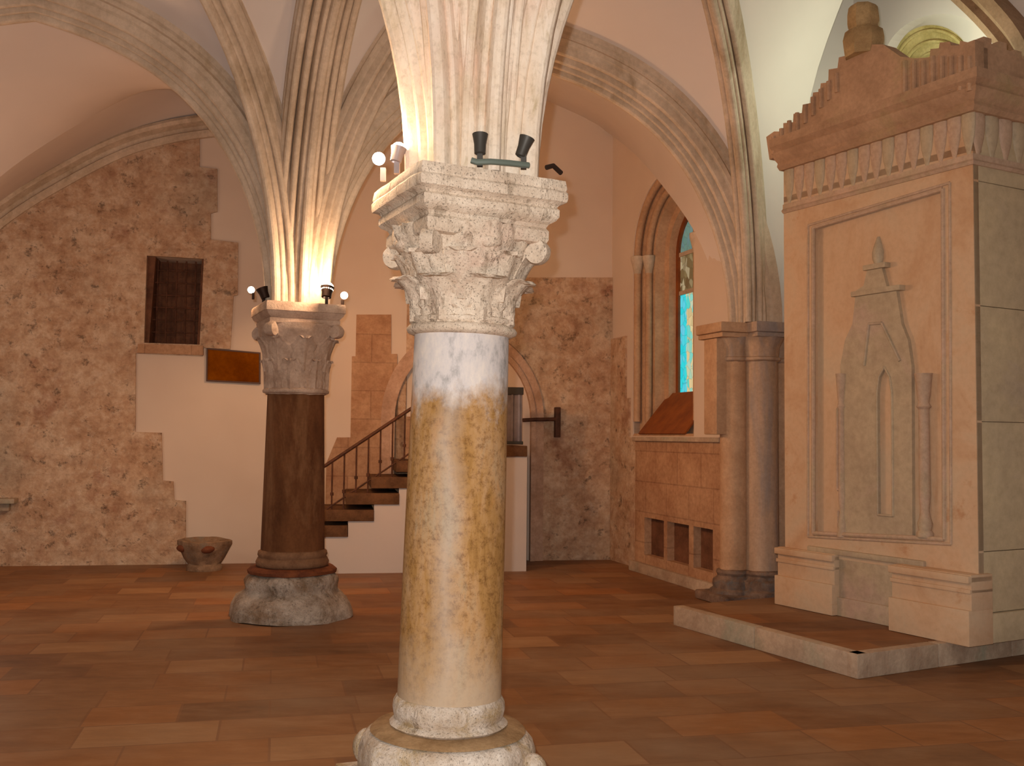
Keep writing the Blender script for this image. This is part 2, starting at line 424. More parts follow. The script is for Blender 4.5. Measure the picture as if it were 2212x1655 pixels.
# ------------------------------------------------------------------ floor
bm = bmesh.new(); box(bm, -12, 9, -6, 15, -0.2, 0.0)
struct(mesh_from(bm, 'floor', M_FLOOR), 'polished reddish brown flagstone floor')

# ------------------------------------------------------------------ back wall
xc = (C1-V((-6.13, 12.2, 0))).dot(BD)
def pb(l, off=0.0): return [on(MB, x, y, off) for x, y in l]
win = pb([(318, 553), (441, 560), (432, 745), (312, 741)])
bm = bmesh.new()
slab(bm, [(-6, 0), (xc+0.3, 0), (xc+0.3, 7.2), (-6, 7.2)], [win], -0.45, 0.0)
wb = struct(mesh_from(bm, 'wall_back', M_PLASTER, None, MB, False), 'pinkish plastered back wall')
left_stone = pb([(-420, 1235), (402, 1222), (402, 1082), (377, 1080), (375, 1040), (352, 1038), (350, 935), (293, 933), (294, 764), (438, 770), (440, 752),
                 (498, 755), (505, 640), (514, 638), (515, 525), (456, 518), (456, 462), (470, 458), (470, 366), (432, 362), (432, 262),
                 (352, 276), (250, 310), (130, 370), (0, 458), (-120, 560), (-300, 790), (-420, 1000)])
bm = bmesh.new(); slab(bm, left_stone, [win], -0.02, 0.03)
mesh_from(bm, 'exposed_masonry', M_MASON, wb, Matrix.Identity(4), False)['label'] = 'rough old coursed masonry exposed beside the plaster'
bm = bmesh.new()
slab(bm, pb([(770, 680), (845, 680), (845, 765), (858, 765), (860, 900), (905, 900), (905, 1230), (700, 1230), (705, 1000), (728, 945), (757, 945), (760, 770), (768, 770)]), (), -0.02, 0.025)
mesh_from(bm, 'exposed_masonry', M_TAN, wb, Matrix.Identity(4), False)['label'] = 'tan stone strip exposed behind the stair railing'
dcx, dcy = on(MB, 1000, 905); dr = 1.03
door_l = [(dcx-dr, 0)]+[(dcx+dr*math.cos(a), dcy+dr*1.12*math.sin(a)) for a in [PI-PI*i/28 for i in range(29)]]+[(dcx+dr, 0)]
bm = bmesh.new()
p0 = pb([(880, 600), (1322, 600)])
slab(bm, [(p0[0][0], 0), (dcx-dr, 0)]+door_l[1:-1]+[(dcx+dr, 0), (xc, 0), (xc, p0[1][1]), (p0[0][0], p0[0][1])], (), -0.02, 0.025)
mesh_from(bm, 'exposed_masonry', M_MASON, wb, Matrix.Identity(4), False)['label'] = 'brown masonry exposed around the arched doorway'
# arched doorway moulding
bm = bmesh.new()
def arch_band(bm, cx, cy, r, w, d0, d1, ky=1.12, y0=0.0, n=28):
    o = [(cx-r, y0)]+[(cx+r*math.cos(PI-PI*i/n), cy+r*ky*math.sin(PI*i/n)) for i in range(n+1)]+[(cx+r, y0)]
    ri = r-w
    i_ = [(cx-ri, y0)]+[(cx+ri*math.cos(PI-PI*i/n), cy+ri*ky*math.sin(PI*i/n)) for i in range(n+1)]+[(cx+ri, y0)]
    slab(bm, o+i_[::-1], (), d0, d1)
arch_band(bm, dcx, dcy, dr+0.02, 0.13, 0.0, 0.07); arch_band(bm, dcx, dcy, dr-0.09, 0.06, 0.0, 0.10)
struct(mesh_from(bm, 'door_1', stone('arch_moulding_stone', (206, 172, 148), (170, 134, 108), None, 4), None, MB, True, 30), 'moulded stone arch of the doorway behind the stairs')
# grilled window
wbb = struct(empty('window_1', MB), 'small barred window in the masonry')
xs = [p[0] for p in win]; ys = [p[1] for p in win]
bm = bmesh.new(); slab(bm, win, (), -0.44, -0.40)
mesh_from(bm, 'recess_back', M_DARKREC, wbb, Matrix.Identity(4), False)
bm = bmesh.new()
x0, x1, y0, y1 = min(xs), max(xs), min(ys), max(ys)
for i in range(1, 6): tube(bm, [(x0+(x1-x0)*i/6, y0+0.01, -0.12), (x0+(x1-x0)*i/6, y1-0.03, -0.12)], 0.011, 8)
for j in range(1, 7): tube(bm, [(x0+0.02, y0+(y1-y0)*j/7, -0.12), (x1-0.01, y0+(y1-y0)*j/7, -0.12)], 0.009, 8)
mesh_from(bm, 'grille', M_RUST, wbb, Matrix.Identity(4))
bm = bmesh.new()
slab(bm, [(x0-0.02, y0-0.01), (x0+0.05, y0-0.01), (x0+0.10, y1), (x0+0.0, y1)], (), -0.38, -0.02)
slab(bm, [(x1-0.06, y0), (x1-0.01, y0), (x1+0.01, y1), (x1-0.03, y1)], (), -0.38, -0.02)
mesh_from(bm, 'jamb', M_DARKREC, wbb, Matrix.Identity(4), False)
bm = bmesh.new(); slab(bm, pb([(300, 744), (440, 748), (440, 768), (298, 763)]), (), 0.0, 0.07)
mesh_from(bm, 'sill', M_TAN, wbb, Matrix.Identity(4), False)

# wall rib of the rear-left bay
W_left = [MB @ V((*on(MB, x, y), 0.0)) for x, y in [(-420, 960), (-300, 770), (-120, 545), (0, 440), (130, 360), (250, 300), (350, 270), (440, 255), (520, 250), (600, 252)]]
W_left = smooth_curve(W_left, 5)
def rib_frames(pts, side):
    ups = []
    for i in range(len(pts)):
        t = (pts[min(i+1, len(pts)-1)]-pts[max(i-1, 0)]).normalized()
        ups.append(t.cross(side).normalized())
    if ups[len(ups)//2].z < 0: ups = [-u for u in ups]
    return [side]*len(pts), ups
side = (MB.to_3x3() @ V((0, 0, 1)))
sd, up = rib_frames(W_left, side)
bm = bmesh.new()
sweep(bm, W_left, sd, up, [(-0.05, -0.26), (0.06, -0.26), (0.09, -0.22), (0.09, -0.18), (0.05, -0.16), (0.05, -0.11), (0.15, -0.08), (0.18, -0.04), (0.15, 0.0), (0.03, 0.02), (0.03, 0.07), (0.19, 0.09), (0.22, 0.14), (0.19, 0.19), (-0.05, 0.19)])
ceil = None
wall_rib = mesh_from(bm, 'trim_1', M_RIB, None, None, True, 35); struct(wall_rib, 'moulded wall rib arching over the rough masonry')

# ------------------------------------------------------------------ right wall with the stained glass window
def pr(l, off=0.0): return [on(MR, x, y, off) for x, y in l]
WC, SPR = 1.50, 3.87
def gothic(hw, rise, y0, n=14):
    # pointed outline, left foot -> apex -> right foot
    e = max((rise*rise-hw*hw)/(2*hw), 0.0); R = hw+e; fm = math.acos(e/R)
    L = [(WC-hw, y0)]
    for i in range(n+1):
        f = fm*i/n; L.append((WC-hw+R*(1-math.cos(f)), SPR+R*math.sin(f)*(rise/math.sqrt(R*R-e*e))))
    Rr = [(2*WC-x, y) for x, y in L[::-1][1:]]
    return L+Rr
Z0 = 1.62
outer = gothic(0.82, 0.88, Z0)
rl = (V((2.44, 10.2, 0))-C1).dot(RD)+0.05
bm = bmesh.new()
slab(bm, [(-0.2, 0), (rl, 0), (rl, 7.2), (-0.2, 7.2)], [outer], -0.10, 0.0)
wr = struct(mesh_from(bm, 'wall_right', M_PLASTER, None, MR, False), 'plastered right wall pierced by the stained glass window')
bm = bmesh.new()
slab(bm, [(0, 0), (rl, 0), (rl, Z0-0.02), (0.62, Z0-0.02), (0.62, 2.1), (0.5, 2.1), (0.5, 2.9), (0, 2.9)], (), -0.02, 0.025)
mesh_from(bm, 'exposed_masonry', M_MASON, wr, Matrix.Identity(4), False)['label'] = 'rough masonry exposed below the stained glass window'
w2 = struct(empty('window_2', MR), 'pointed stained glass window in a deep moulded embrasure')
bm = bmesh.new()
steps = [(0.84, 0.0), (0.82, -0.02), (0.82, -0.10), (0.74, -0.12), (0.72, -0.20), (0.64, -0.22), (0.62, -0.34), (0.54, -0.36), (0.52, -0.50)]
prev = None
for hw, d in steps:
    ring = [bm.verts.new((x, y, d)) for x, y in gothic(hw, hw*1.07, Z0+(0.84-hw)*1.5)]
    if prev:
        for i in range(len(ring)-1): bm.faces.new((prev[i], prev[i+1], ring[i+1], ring[i]))
        bm.faces.new((prev[0], ring[0], ring[-1], prev[-1]))
    prev = ring
mesh_from(bm, 'embrasure', M_PIERARCH, w2, Matrix.Identity(4), True, 25)
for k, (hw, d, r) in enumerate([(0.80, -0.05, 0.045), (0.70, -0.16, 0.042)]):
    bm = bmesh.new(); g = gothic(hw, hw*1.07, Z0+0.18)
    pts = [V((x, y, d)) for x, y in g]
    tube(bm, pts, r, 10)
    mesh_from(bm, 'roll_moulding', M_PIERARCH, w2, Matrix.Identity(4))
    for sx in (-1, 1):
        bm = bmesh.new()
        lathe(bm, [(r*1.0, SPR-0.20), (r*1.1, SPR-0.17), (r*1.7, SPR-0.06), (r*1.9, SPR-0.03), (r*1.9, SPR+0.02), (r*1.2, SPR+0.03)], 16)
        mesh_from(bm, 'capital', M_RIB, w2, Matrix.Translation((WC+sx*hw, 0, d)) @ Matrix.Rotation(-PI/2, 4, 'X') @ Matrix.Scale(-1, 4, V((0, 1, 0))))
bm = bmesh.new(); slab(bm, [(0.0, 0.0), (0.66, 0.0), (0.66, 0.02), (0.0, 0.02)], (), -0.62, 0.62)
mesh_from(bm, 'sloping_sill', M_GROUT, w2, Matrix.Translation((WC, 1.64, 0.0)) @ Matrix.Rotation(math.radians(50), 4, 'X') @ Matrix(((0, 0, 1, 0), (0, 1, 0, 0), (-1, 0, 0, 0), (0, 0, 0, 1))), False)
bm = bmesh.new()   # timber frame around the glass
fo = gothic(0.53, 0.57, 2.02); fi = gothic(0.46, 0.49, 2.12)
slab(bm, fo, [fi], -0.52, -0.45)
mesh_from(bm, 'glass_frame', M_GROUT, w2, Matrix.Identity(4), False)
def band(g, ya, yb):
    # glass polygon between two heights
    L = [p for p in g if p[0] <= WC]; Lx = lambda y: None
    def half(y):
        if y <= SPR: return 0.46
        for a, b in zip(L[1:], L[2:]):
            if a[1] <= y <= b[1]: return WC-(a[0]+(b[0]-a[0])*(y-a[1])/(b[1]-a[1]+1e-9))
        return 0.004
    ysx = [ya+(yb-ya)*i/10 for i in range(11)]
    return [(WC-half(y), y) for y in ysx]+[(WC+half(y), y) for y in ysx[::-1]]
zt = lambda py: on(MR, 1490, py, -0.5)[1]
for (a, b, m) in ((2.14, zt(632), M_GCY), (zt(628), zt(548), M_GTN), (zt(544), SPR+0.47, M_GPL)):
    bm = bmesh.new(); slab(bm, band(fi, a, b), (), -0.50, -0.48)
    mesh_from(bm, 'stained_pane', m, w2, Matrix.Translation((WC-0.46, 0, 0)) @ Matrix.Translation((0.46-WC, 0, 0)), False)
bm = bmesh.new()
for a in (zt(630), zt(546)): box(bm, WC-0.46, WC+0.46, a-0.025, a+0.025, -0.51, -0.46)
mesh_from(bm, 'transom', M_RIB, w2, Matrix.Identity(4), False)
# panel block beneath the window
bench = empty('stone_bench', MR)
tag(bench, 'low stone faced bench block with three dark openings below the stained glass window', 'bench')
bx0 = on(MR, 1372, 1000, 0.14)[0]; bx1 = on(MR, 1558, 1000, 0.14)[0]
holes = []
for a, b in ((1392, 1434), (1441, 1488), (1498, 1540)):
    xa = on(MR, a, 1180, 0.14)[0]; xb = on(MR, b, 1180, 0.14)[0]
    holes.append([(xa, 0.22), (xb, 0.22), (xb, 0.66), (xa, 0.66)])
bm = bmesh.new(); slab(bm, [(bx0, 0.0), (bx1, 0.0), (bx1, 1.56), (bx0, 1.56)], holes, 0.03, 0.14)
mesh_from(bm, 'front_slab', M_TAN, bench, Matrix.Identity(4), False)
bm = bmesh.new(); box(bm, bx0-0.02, bx1+0.02, 1.56, 1.61, 0.03, 0.18, None, 0.008)
mesh_from(bm, 'top_ledge', M_KERB, bench, Matrix.Identity(4))
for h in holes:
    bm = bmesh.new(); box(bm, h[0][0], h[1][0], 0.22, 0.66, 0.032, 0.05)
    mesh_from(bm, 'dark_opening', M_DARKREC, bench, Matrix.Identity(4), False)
bm = bmesh.new(); box(bm, bx0-0.05, bx1, 0, 0.12, 0.14, 0.20, None, 0.01)
mesh_from(bm, 'foot_course', M_KERB, bench, Matrix.Identity(4))

# ------------------------------------------------------------------ walls behind the stone canopy
Q = V((3.59, 10.6, 0)); WD = V((0.37, -1, 0)).normalized()
M3 = wallM((2.55, 10.36), (Q-V((2.55, 10.36, 0))))
bm = bmesh.new(); slab(bm, [(0, 0), ((Q-V((2.55, 10.36, 0))).length, 0), ((Q-V((2.55, 10.36, 0))).length, 7.2), (0, 7.2)], (), -0.3, 0.0)
struct(mesh_from(bm, 'wall_far_right', M_VAULT, None, M3, False), 'plaster return wall behind the carved canopy')
MW = wallM(Q, WD)
def pw(l, off=0.0): return [on(MW, x, y, off) for x, y in l]
arc = []
for i in range(25):
    a = PI-PI*i/24; arc.append((2035+128*math.cos(a), 142-112*math.sin(a)))
lun = pw(arc)
bm = bmesh.new(); slab(bm, [(0, 0), (6.5, 0), (6.5, 7.2), (0, 7.2)], [lun], -0.12, 0.0)
wn_ = struct(mesh_from(bm, 'wall_side', M_VAULT, None, MW, False), 'pale plaster wall behind the carved canopy')
w3 = struct(empty('window_3', MW), 'arched recess above the canopy with a yellow green niche')
cx_ = sum(p[0] for p in lun)/len(lun); cy_ = min(p[1] for p in lun)
def scl(l, s, dy=0): return [(cx_+(x-cx_)*s, cy_+(y-cy_)*s+dy) for x, y in l]
arc2 = []
for i in range(25):
    t = PI-PI*i/24; arc2.append((2012+90*math.cos(t), 150-96*math.sin(t)))
inner = pw(arc2, -0.20)
ccx = sum(p[0] for p in inner)/len(inner); ccy = min(p[1] for p in inner)
def lay(bm, rings):
    prev = None
    for pts, d in rings:
        ring = [bm.verts.new((x, y, d)) for x, y in pts]
        if prev:
            for i in range(len(ring)): bm.faces.new((prev[i], prev[(i+1) % len(ring)], ring[(i+1) % len(ring)], ring[i]))
        prev = ring
def mixp(A, B, f): return [(a[0]+(b[0]-a[0])*f, a[1]+(b[1]-a[1])*f) for a, b in zip(A, B)]
def shr(A, f): return [(ccx+(x-ccx)*f, ccy+(y-ccy)*f) for x, y in A]
bm = bmesh.new(); lay(bm, [(lun, 0.0), (mixp(lun, inner, 0.15), -0.09), (mixp(lun, inner, 0.9), -0.17), (inner, -0.20)])
mesh_from(bm, 'recess', M_VAULT, w3, Matrix.Identity(4), True, 50)
bm = bmesh.new(); lay(bm, [(inner, -0.20), (shr(inner, 0.95), -0.24), (shr(inner, 0.7), -0.31), (shr(inner, 0.4), -0.35), (shr(inner, 0.02), -0.37)])
mesh_from(bm, 'niche_shell', M_LUN, w3, Matrix.Identity(4), True, 50)
for k in range(4):
    bm = bmesh.new(); tube(bm, [V((x, y, -0.225-0.03*k)) for x, y in shr(inner, 0.92-0.17*k)], 0.02, 6)
    mesh_from(bm, 'shell_rib', M_LUN, w3, Matrix.Identity(4))
# moulded wall rib at the top right
fpts = []
for D, z in ((10.1, 6.6), (9.6, 6.25), (9.2, 5.82), (8.78, 5.3), (8.5, 4.85), (8.25, 4.2), (8.1, 3.4), (8.05, 2.9)):
    fpts.append(MW @ V(((D-10.6)*-1.066, z, 0.0)))
fpts = smooth_curve(fpts, 5); sd, up = rib_frames(fpts, MW.to_3x3() @ V((0, 0, 1)))
bm = bmesh.new()
sweep(bm, fpts, sd, up, [(-0.05, -0.12), (0.12, -0.12), (0.16, -0.05), (0.12, 0.0), (0.20, 0.06), (0.20, 0.16), (-0.05, 0.16)])
struct(mesh_from(bm, 'trim_2', stone('brown_rib_stone', (160, 128, 102), (128, 98, 72), None, 3), None, None, True, 35), 'brown moulded wall rib in the upper right')

# ------------------------------------------------------------------ vaults
def half_arch(c0, c1, off, zs, top, n=22, L=None):
    """intrados from above c0 to the middle of c0-c1"""
    d = (c1-c0); full = d.length; d = d/full
    a = full/2-off; h = top-zs
    if h > a: e = (h*h-a*a)/(2*a)
    else: e = 0.0
    R = a+e; fm = math.acos(e/R); k = h/(R*math.sin(fm))
    out = []
    for i in range(n+1):
        f = fm*i/n
        out.append(V((c0.x, c0.y, 0))+d*(off+R*(1-math.cos(f)))+V((0, 0, zs+R*math.sin(f)*k+0.07*math.sin(PI*i/n)**2)))
    return out
def roll_profile(rolls, top, hw):
    E = [(hw*1.02, rolls[0][2]+0.05), (hw*1.12, rolls[0][2]+0.07), (hw*1.15, rolls[0][2]+0.11), (hw*1.02, rolls[0][2]+0.135), (hw*1.02, rolls[0][2]+0.17), (hw*1.14, rolls[0][2]+0.19)]
    P = [(-hw*1.14, top)]+[(-x, y) for x, y in E[::-1]]
    for i, (x, r, v) in enumerate(rolls):
        for k in range(7):
            t = PI*k/6; P.append((x-r*math.cos(t), v-r*math.sin(t)))
        if i < len(rolls)-1:
            nx = rolls[i+1]; xm = (x+r+nx[0]-nx[1])/2; P.append((xm, max(v, nx[2])+0.035))
    P += E+[(hw*1.14, top)]
    return P
TRANS = roll_profile([(-0.185, 0.030, 0.06), (-0.115, 0.026, 0.005), (-0.052, 0.020, -0.035), (0, 0.036, -0.075), (0.052, 0.020, -0.035), (0.115, 0.026, 0.005), (0.185, 0.030, 0.06)], 0.35, 0.21)
DIAG = roll_profile([(-0.092, 0.028, 0.035), (-0.042, 0.016, -0.02), (0, 0.034, -0.07), (0.042, 0.016, -0.02), (0.092, 0.028, 0.035)], 0.30, 0.12)
T_TOP, D_TOP = 5.22, 5.85
webm = bmesh.new()
ceil = struct(empty('ceiling', (0, 0, 0)), 'ribbed cross vault in pinkish plaster')
def add_rib(pts, prof, mat, label=None):
    d = V((pts[-1].x-pts[0].x, pts[-1].y-pts[0].y, 0)).normalized()
    side = d.cross(V((0, 0, 1))).normalized()
    p = [pts[0]-V((0, 0, 0.0))]+pts[1:]
    ups = []
    for i in range(len(p)):
        t = (p[min(i+1, len(p)-1)]-p[max(i-1, 0)]).normalized()
        if i == 0: t = V((0, 0, 1))
        ups.append(side.cross(t).normalized())
    if ups[len(ups)//3].z < 0: ups = [-u for u in ups]
    ups[0] = V((-d.x, -d.y, 0))
    bm = bmesh.new(); sweep(bm, p, [side]*len(p), ups, prof)
    o = mesh_from(bm, 'rib', mat, ceil, None, True, 28)
    if label: o['label'] = label
    return o
ribs_done = set()
def key(a, b): return tuple(sorted([(round(a.x, 1), round(a.y, 1)), (round(b.x, 1), round(b.y, 1))]))
def fcol(a): return (a-FC).length < 0.1
def trans(c0, c1):
    if key(c0, c1) in ribs_done: return
    ribs_done.add(key(c0, c1))
    h0 = half_arch(c0, c1, 0.20 if fcol(c0) else 0.18, ZS, T_TOP); h1 = half_arch(c1, c0, 0.20 if fcol(c1) else 0.18, ZS, T_TOP)
    if fcol(c0) or fcol(c1):
        if fcol(c1): h0, h1 = h1, h0
        add_rib(h0, [(x*0.9, y) for x, y in TRANS], M_RIBF, 'pale weathered moulded arch springing from the front column')
        add_rib(h1, TRANS, M_RIB)
    else: add_rib(h0+h1[::-1][1:], [(-0.42, 0.35), (-0.42, 0.13), (-0.24, 0.13)]+TRANS[6:], M_RIB, 'heavy moulded arch with a broad plain soffit band behind it')
def diag(c, cen):
    # half diagonal from column c to the crown
    full = cen+(cen-c); h = half_arch(c, V((full.x, full.y, 0)), 0.23 if fcol(c) else 0.25, ZS, D_TOP)
    add_rib(h, DIAG, M_RIBF if fcol(c) else M_RIB)
def webcurve(c0, c1, top): return half_arch(c0, V((c1.x, c1.y, 0)), 0.05, ZS, top, 22)
def bay(c, ribs=(1, 1, 1, 1), skip=()):
    cen = (c[0]+c[2])/2; cen.z = 0
    for i in range(4):
        a = c[i]
        if ribs[i]: diag(a, cen)
        dcv = webcurve(a, cen+(cen-a), D_TOP+0.22)
        for j in ((i+1) % 4, (i-1) % 4):
            if (i, j) in skip: continue
            tcv = webcurve(a, c[j], T_TOP+0.24)
            loft(webm, dcv, tcv, 8)
# ribs: bays around the two free columns
trans(FC, RC); trans(RC, PC); trans(RL, RC); trans(FL, FC); trans(FC, FR); trans(FC, FC-u_)
bay([FC, FR, PC, RC], (1, 0, 1, 1), skip=((2, 1), (1, 2)))
bay([FL, FC, RC, RL], (0, 1, 1, 1))
bay([FC-u_, FR-u_, FR, FC], (0, 0, 0, 1), skip=((1, 0), (0, 1), (1, 2), (2, 1)))
bay([FL-u_, FC-u_, FC, FL], (0, 0, 1, 0), skip=((0, 1), (1, 0), (0, 3), (3, 0)))
# free web right of the pier's diagonal
cen = (FC+PC)/2
dcv = webcurve(PC, cen+(cen-PC), D_TOP+0.22)
wcv = resample(smooth_curve([V((2.66, 10.32, ZS)), V((2.74, 10.28, 3.4)), V((2.86, 10.2, 4.3)), V((3.02, 9.98, 5.3)), V((3.25, 9.3, 6.2)), V((3.4, 8.3, 6.9)), V((3.2, 7.6, 7.1))], 5), 23)
loft(webm, dcv, wcv, 8)
# rear-left bay: groined, no ribs
A = half_arch(RL, RC, 0.05, ZS, T_TOP+0.24); A2 = half_arch(RC, RL, 0.05, ZS, T_TOP+0.24)
Ac = resample(A+A2[::-1][1:], 40)
G = resample(smooth_curve([at(x, y, D) for x, y, D in ((-420, 900, 9.4), (-150, 540, 9.8), (0, 382, 10.3), (180, 262, 10.8), (370, 165, 11.3), (480, 125, 11.5), (640, 100, 11.6))], 6), 40)
loft(webm, Ac, G, 10)
WL = resample(W_left, 40); loft(webm, G, WL, 8)
# rear-right bay
A = half_arch(RC, PC, 0.05, ZS, T_TOP+0.24); A2 = half_arch(PC, RC, 0.05, ZS, T_TOP+0.24)
Ac = resample(A+A2[::-1][1:], 40)
Wr = [MB @ V((*on(MB, x, y), 0.0)) for x, y in ((650, 640), (690, 470), (750, 300), (845, 185), (950, 160), (1080, 178), (1200, 226), (1270, 258), (1318, 290))]
Wr += [MR @ V((*on(MR, x, y), 0.0)) for x, y in ((1370, 332), (1430, 400), (1500, 500), (1560, 640))]
loft(webm, Ac, resample(smooth_curve(Wr, 5), 40), 8)
# fan between the left groin and right bay over the rear column
mesh_from(webm, 'vault_web', M_VAULT, ceil, None, True, 60)
bm = bmesh.new(); box(bm, -12, 9, 6.5, 15, 7.2, 7.3)  # flat cover added above the vaults to keep world light out
mesh_from(bm, 'upper_slab', M_VAULT, ceil, None, False)

# ------------------------------------------------------------------ columns
def grid_solid(bm, fn, nu, nv, th):
    fr = [[bm.verts.new(fn(i/nu*2-1, j/nv, 0)) for i in range(nu+1)] for j in range(nv+1)]
    bk = [[bm.verts.new(fn(i/nu*2-1, j/nv, th)) for i in range(nu+1)] for j in range(nv+1)]
    for j in range(nv):
        for i in range(nu):
            bm.faces.new((fr[j][i], fr[j][i+1], fr[j+1][i+1], fr[j+1][i]))
            bm.faces.new((bk[j][i], bk[j+1][i], bk[j+1][i+1], bk[j][i+1]))
        bm.faces.new((fr[j][0], fr[j+1][0], bk[j+1][0], bk[j][0]))
        bm.faces.new((fr[j][nu], bk[j][nu], bk[j+1][nu], fr[j+1][nu]))
    for i in range(nu):
        bm.faces.new((fr[0][i], bk[0][i], bk[0][i+1], fr[0][i+1]))
        bm.faces.new((fr[nv][i], fr[nv][i+1], bk[nv][i+1], bk[nv][i]))
def leaf_obj(parent, mat, th0, z0, h, rb, width, curl, name='acanthus_leaf'):
    bm = bmesh.new()
    def fn(u, v, th):
        z = z0+h*(v if v < 0.86 else 0.86+0.05*math.sin((v-0.86)/0.14*PI)-0.25*(v-0.86))
        out = curl*max(0, v-0.45)**2/0.3+0.012*math.cos(u*PI*2.5)*(1-v*0.4)-0.018*abs(u)
        lobes = 1+0.13*math.sin(v*PI*7)
        w = width*(0.75+0.45*math.sin(min(v, 0.6)/0.6*PI*0.6))*(1 if v < 0.6 else 1-0.75*((v-0.6)/0.4)**1.5)*lobes
        r = rb(z)+0.012+out-th
        a = th0+u*w/max(rb(z), 0.05)*0.5
        return V((r*math.cos(a), r*math.sin(a), z))
    grid_solid(bm, fn, 10, 14, 0.03)
    return mesh_from(bm, name, mat, parent, None, True, 60)
def volute_obj(parent, mat, ang, r0, z0, zt, r1, rad, w):
    pts = []
    for i in range(7):
        t = i/6; pts.append(V((r0+(r1-r0)*t**1.8, 0, z0+(zt-rad*0.2-z0)*t)))
    c = V((r1+0.0, 0, zt-rad))
    n = 26
    for i in range(1, n):
        a = PI/2-i/n*PI*1.9; rr = rad*(1-0.55*i/n)
        pts.append(c+V((math.cos(a)*rr, 0, math.sin(a)*rr)))
    ups = []
    for i in range(len(pts)):
        t = (pts[min(i+1, len(pts)-1)]-pts[max(i-1, 0)]).normalized(); ups.append(t.cross(V((0, 1, 0))).normalized())
    bm = bmesh.new(); sweep(bm, pts, [V((0, 1, 0))]*len(pts), ups, [(-w/2, -0.016), (w/2, -0.016), (w/2, 0.016), (0, 0.022), (-w/2, 0.016)])
    b2 = bmesh.new(); lathe(b2, [(rad*0.5, -w*0.5), (rad*0.88, -w*0.42), (rad*0.88, w*0.42), (rad*0.5, w*0.5)], 20)
    merge(bm, b2, Matrix.Translation(c) @ Matrix.Rotation(PI/2, 4, 'X')); b2.free()
    roughen(bm, 0.006, 24)
    bmesh.ops.rotate(bm, verts=bm.verts, cent=(0, 0, 0), matrix=Matrix.Rotation(ang, 3, 'Z'))
    return mesh_from(bm, 'volute', mat, parent, None, True, 50)

def interp(tab):
    def f(z):
        if z <= tab[0][0]: return tab[0][1]
        for (a, b), (c, d) in zip(tab, tab[1:]):
            if z <= c: return b+(d-b)*(z-a)/(c-a)
        return tab[-1][1]
    return f
def abacus(parent, mat, half, levels, rot, rough=0.004, name='abacus'):
    bm = bmesh.new(); prev = None; n = 10
    for hs, z in levels:
        ring = []
        s = half*hs
        for k in range(4):
            a0 = PI/4+k*PI/2
            p0 = V((math.cos(a0), math.sin(a0), 0))*s*math.sqrt(2); p1 = V((math.cos(a0+PI/2), math.sin(a0+PI/2), 0))*s*math.sqrt(2)
            for i in range(n):
                t = (i+0.15)/n*0.97 if i == 0 else i/n
                ring.append(bm.verts.new(p0.lerp(p1, t)+V((0, 0, z))))
        if prev:
            for i in range(len(ring)): bm.faces.new((prev[i], prev[(i+1) % len(ring)], ring[(i+1) % len(ring)], ring[i]))
        else: bm.faces.new(ring[::-1])
        prev = ring
    bm.faces.new(prev)
    roughen(bm, rough, 9)
    return mesh_from(bm, name, mat, parent, Matrix.Rotation(rot, 4, 'Z'), True, 30)

ROT = math.radians(24)
# ---- front column
fcol_o = empty('stone_column', Matrix.Translation(FC+V((-0.085, 0, 0))) @ Matrix.Rotation(0.022, 4, 'Y'))
tag(fcol_o, 'front golden marble column with pale carved capital, nearest to the camera', 'column')
bm = bmesh.new(); box(bm, -0.40, 0.40, -0.40, 0.40, 0, 0.07, None, 0.01)
mesh_from(bm, 'plinth', M_BASEF, fcol_o, Matrix.Rotation(ROT, 4, 'Z'))
bm = bmesh.new()
lathe(bm, [(0.34, 0.068), (0.375, 0.09), (0.385, 0.15), (0.385, 0.22), (0.37, 0.27), (0.345, 0.295), (0.27, 0.30)], 72,
      rfun=lambda a, z: 1+0.022*math.cos(a*8+0.6)+0.012*math.sin(a*20))
roughen(bm, 0.006, 12)
base_o = mesh_from(bm, 'base', M_BASEF, fcol_o, None, True, 50)
for k in range(4):
    bm = bmesh.new(); bmesh.ops.create_uvsphere(bm, u_segments=16, v_segments=10, radius=1.0)
    bmesh.ops.scale(bm, vec=(0.065, 0.055, 0.085), verts=bm.verts); roughen(bm, 0.006, 14, k)
    a = ROT+PI/4+k*PI/2
    mesh_from(bm, 'corner_spur', M_BASEF, base_o, Matrix.Translation((0.405*math.cos(a), 0.405*math.sin(a), 0.165)) @ Matrix.Rotation(a, 4, 'Z'))
bm = bmesh.new(); lathe(bm, [(0.27, 0.298), (0.345, 0.303), (0.335, 0.312), (0.26, 0.325)], 48); roughen(bm, 0.003, 10)
mesh_from(bm, 'base_fillet', stone('ochre_base_fillet', (178, 144, 104), (136, 104, 68), None, 8), fcol_o)
bm = bmesh.new()
lathe(bm, [(0.25, 0.322), (0.262, 0.335), (0.245, 0.35), (0.236, 0.355), (0.246, 0.375), (0.25, 0.40), (0.245, 0.43), (0.234, 0.45), (0.226, 0.455)], 64)
roughen(bm, 0.004, 18)
mesh_from(bm, 'base_torus', M_BASEF, fcol_o, None, True, 60)
bm = bmesh.new()
lathe(bm, [(0.231-0.018*(i/24)**1.3, 0.453+(2.075-0.453)*i/24) for i in range(25)], 72)
mesh_from(bm, 'shaft', M_SHAFTF, fcol_o, None, True, 60)
bellF = interp([(2.06, 0.222), (2.18, 0.232), (2.30, 0.252), (2.40, 0.285), (2.47, 0.32), (2.52, 0.33)])
cap = empty('capital_dummy', (0, 0, 0)); bpy.data.objects.remove(cap)
bm = bmesh.new()
lathe(bm, [(bellF(2.06+0.46*i/30), 2.06+0.46*i/30) for i in range(31)], 96, rfun=lambda a, z: 1+0.03*math.cos(8*(a-ROT))+0.03*math.cos(24*a+z*26))
roughen(bm, 0.012, 22)
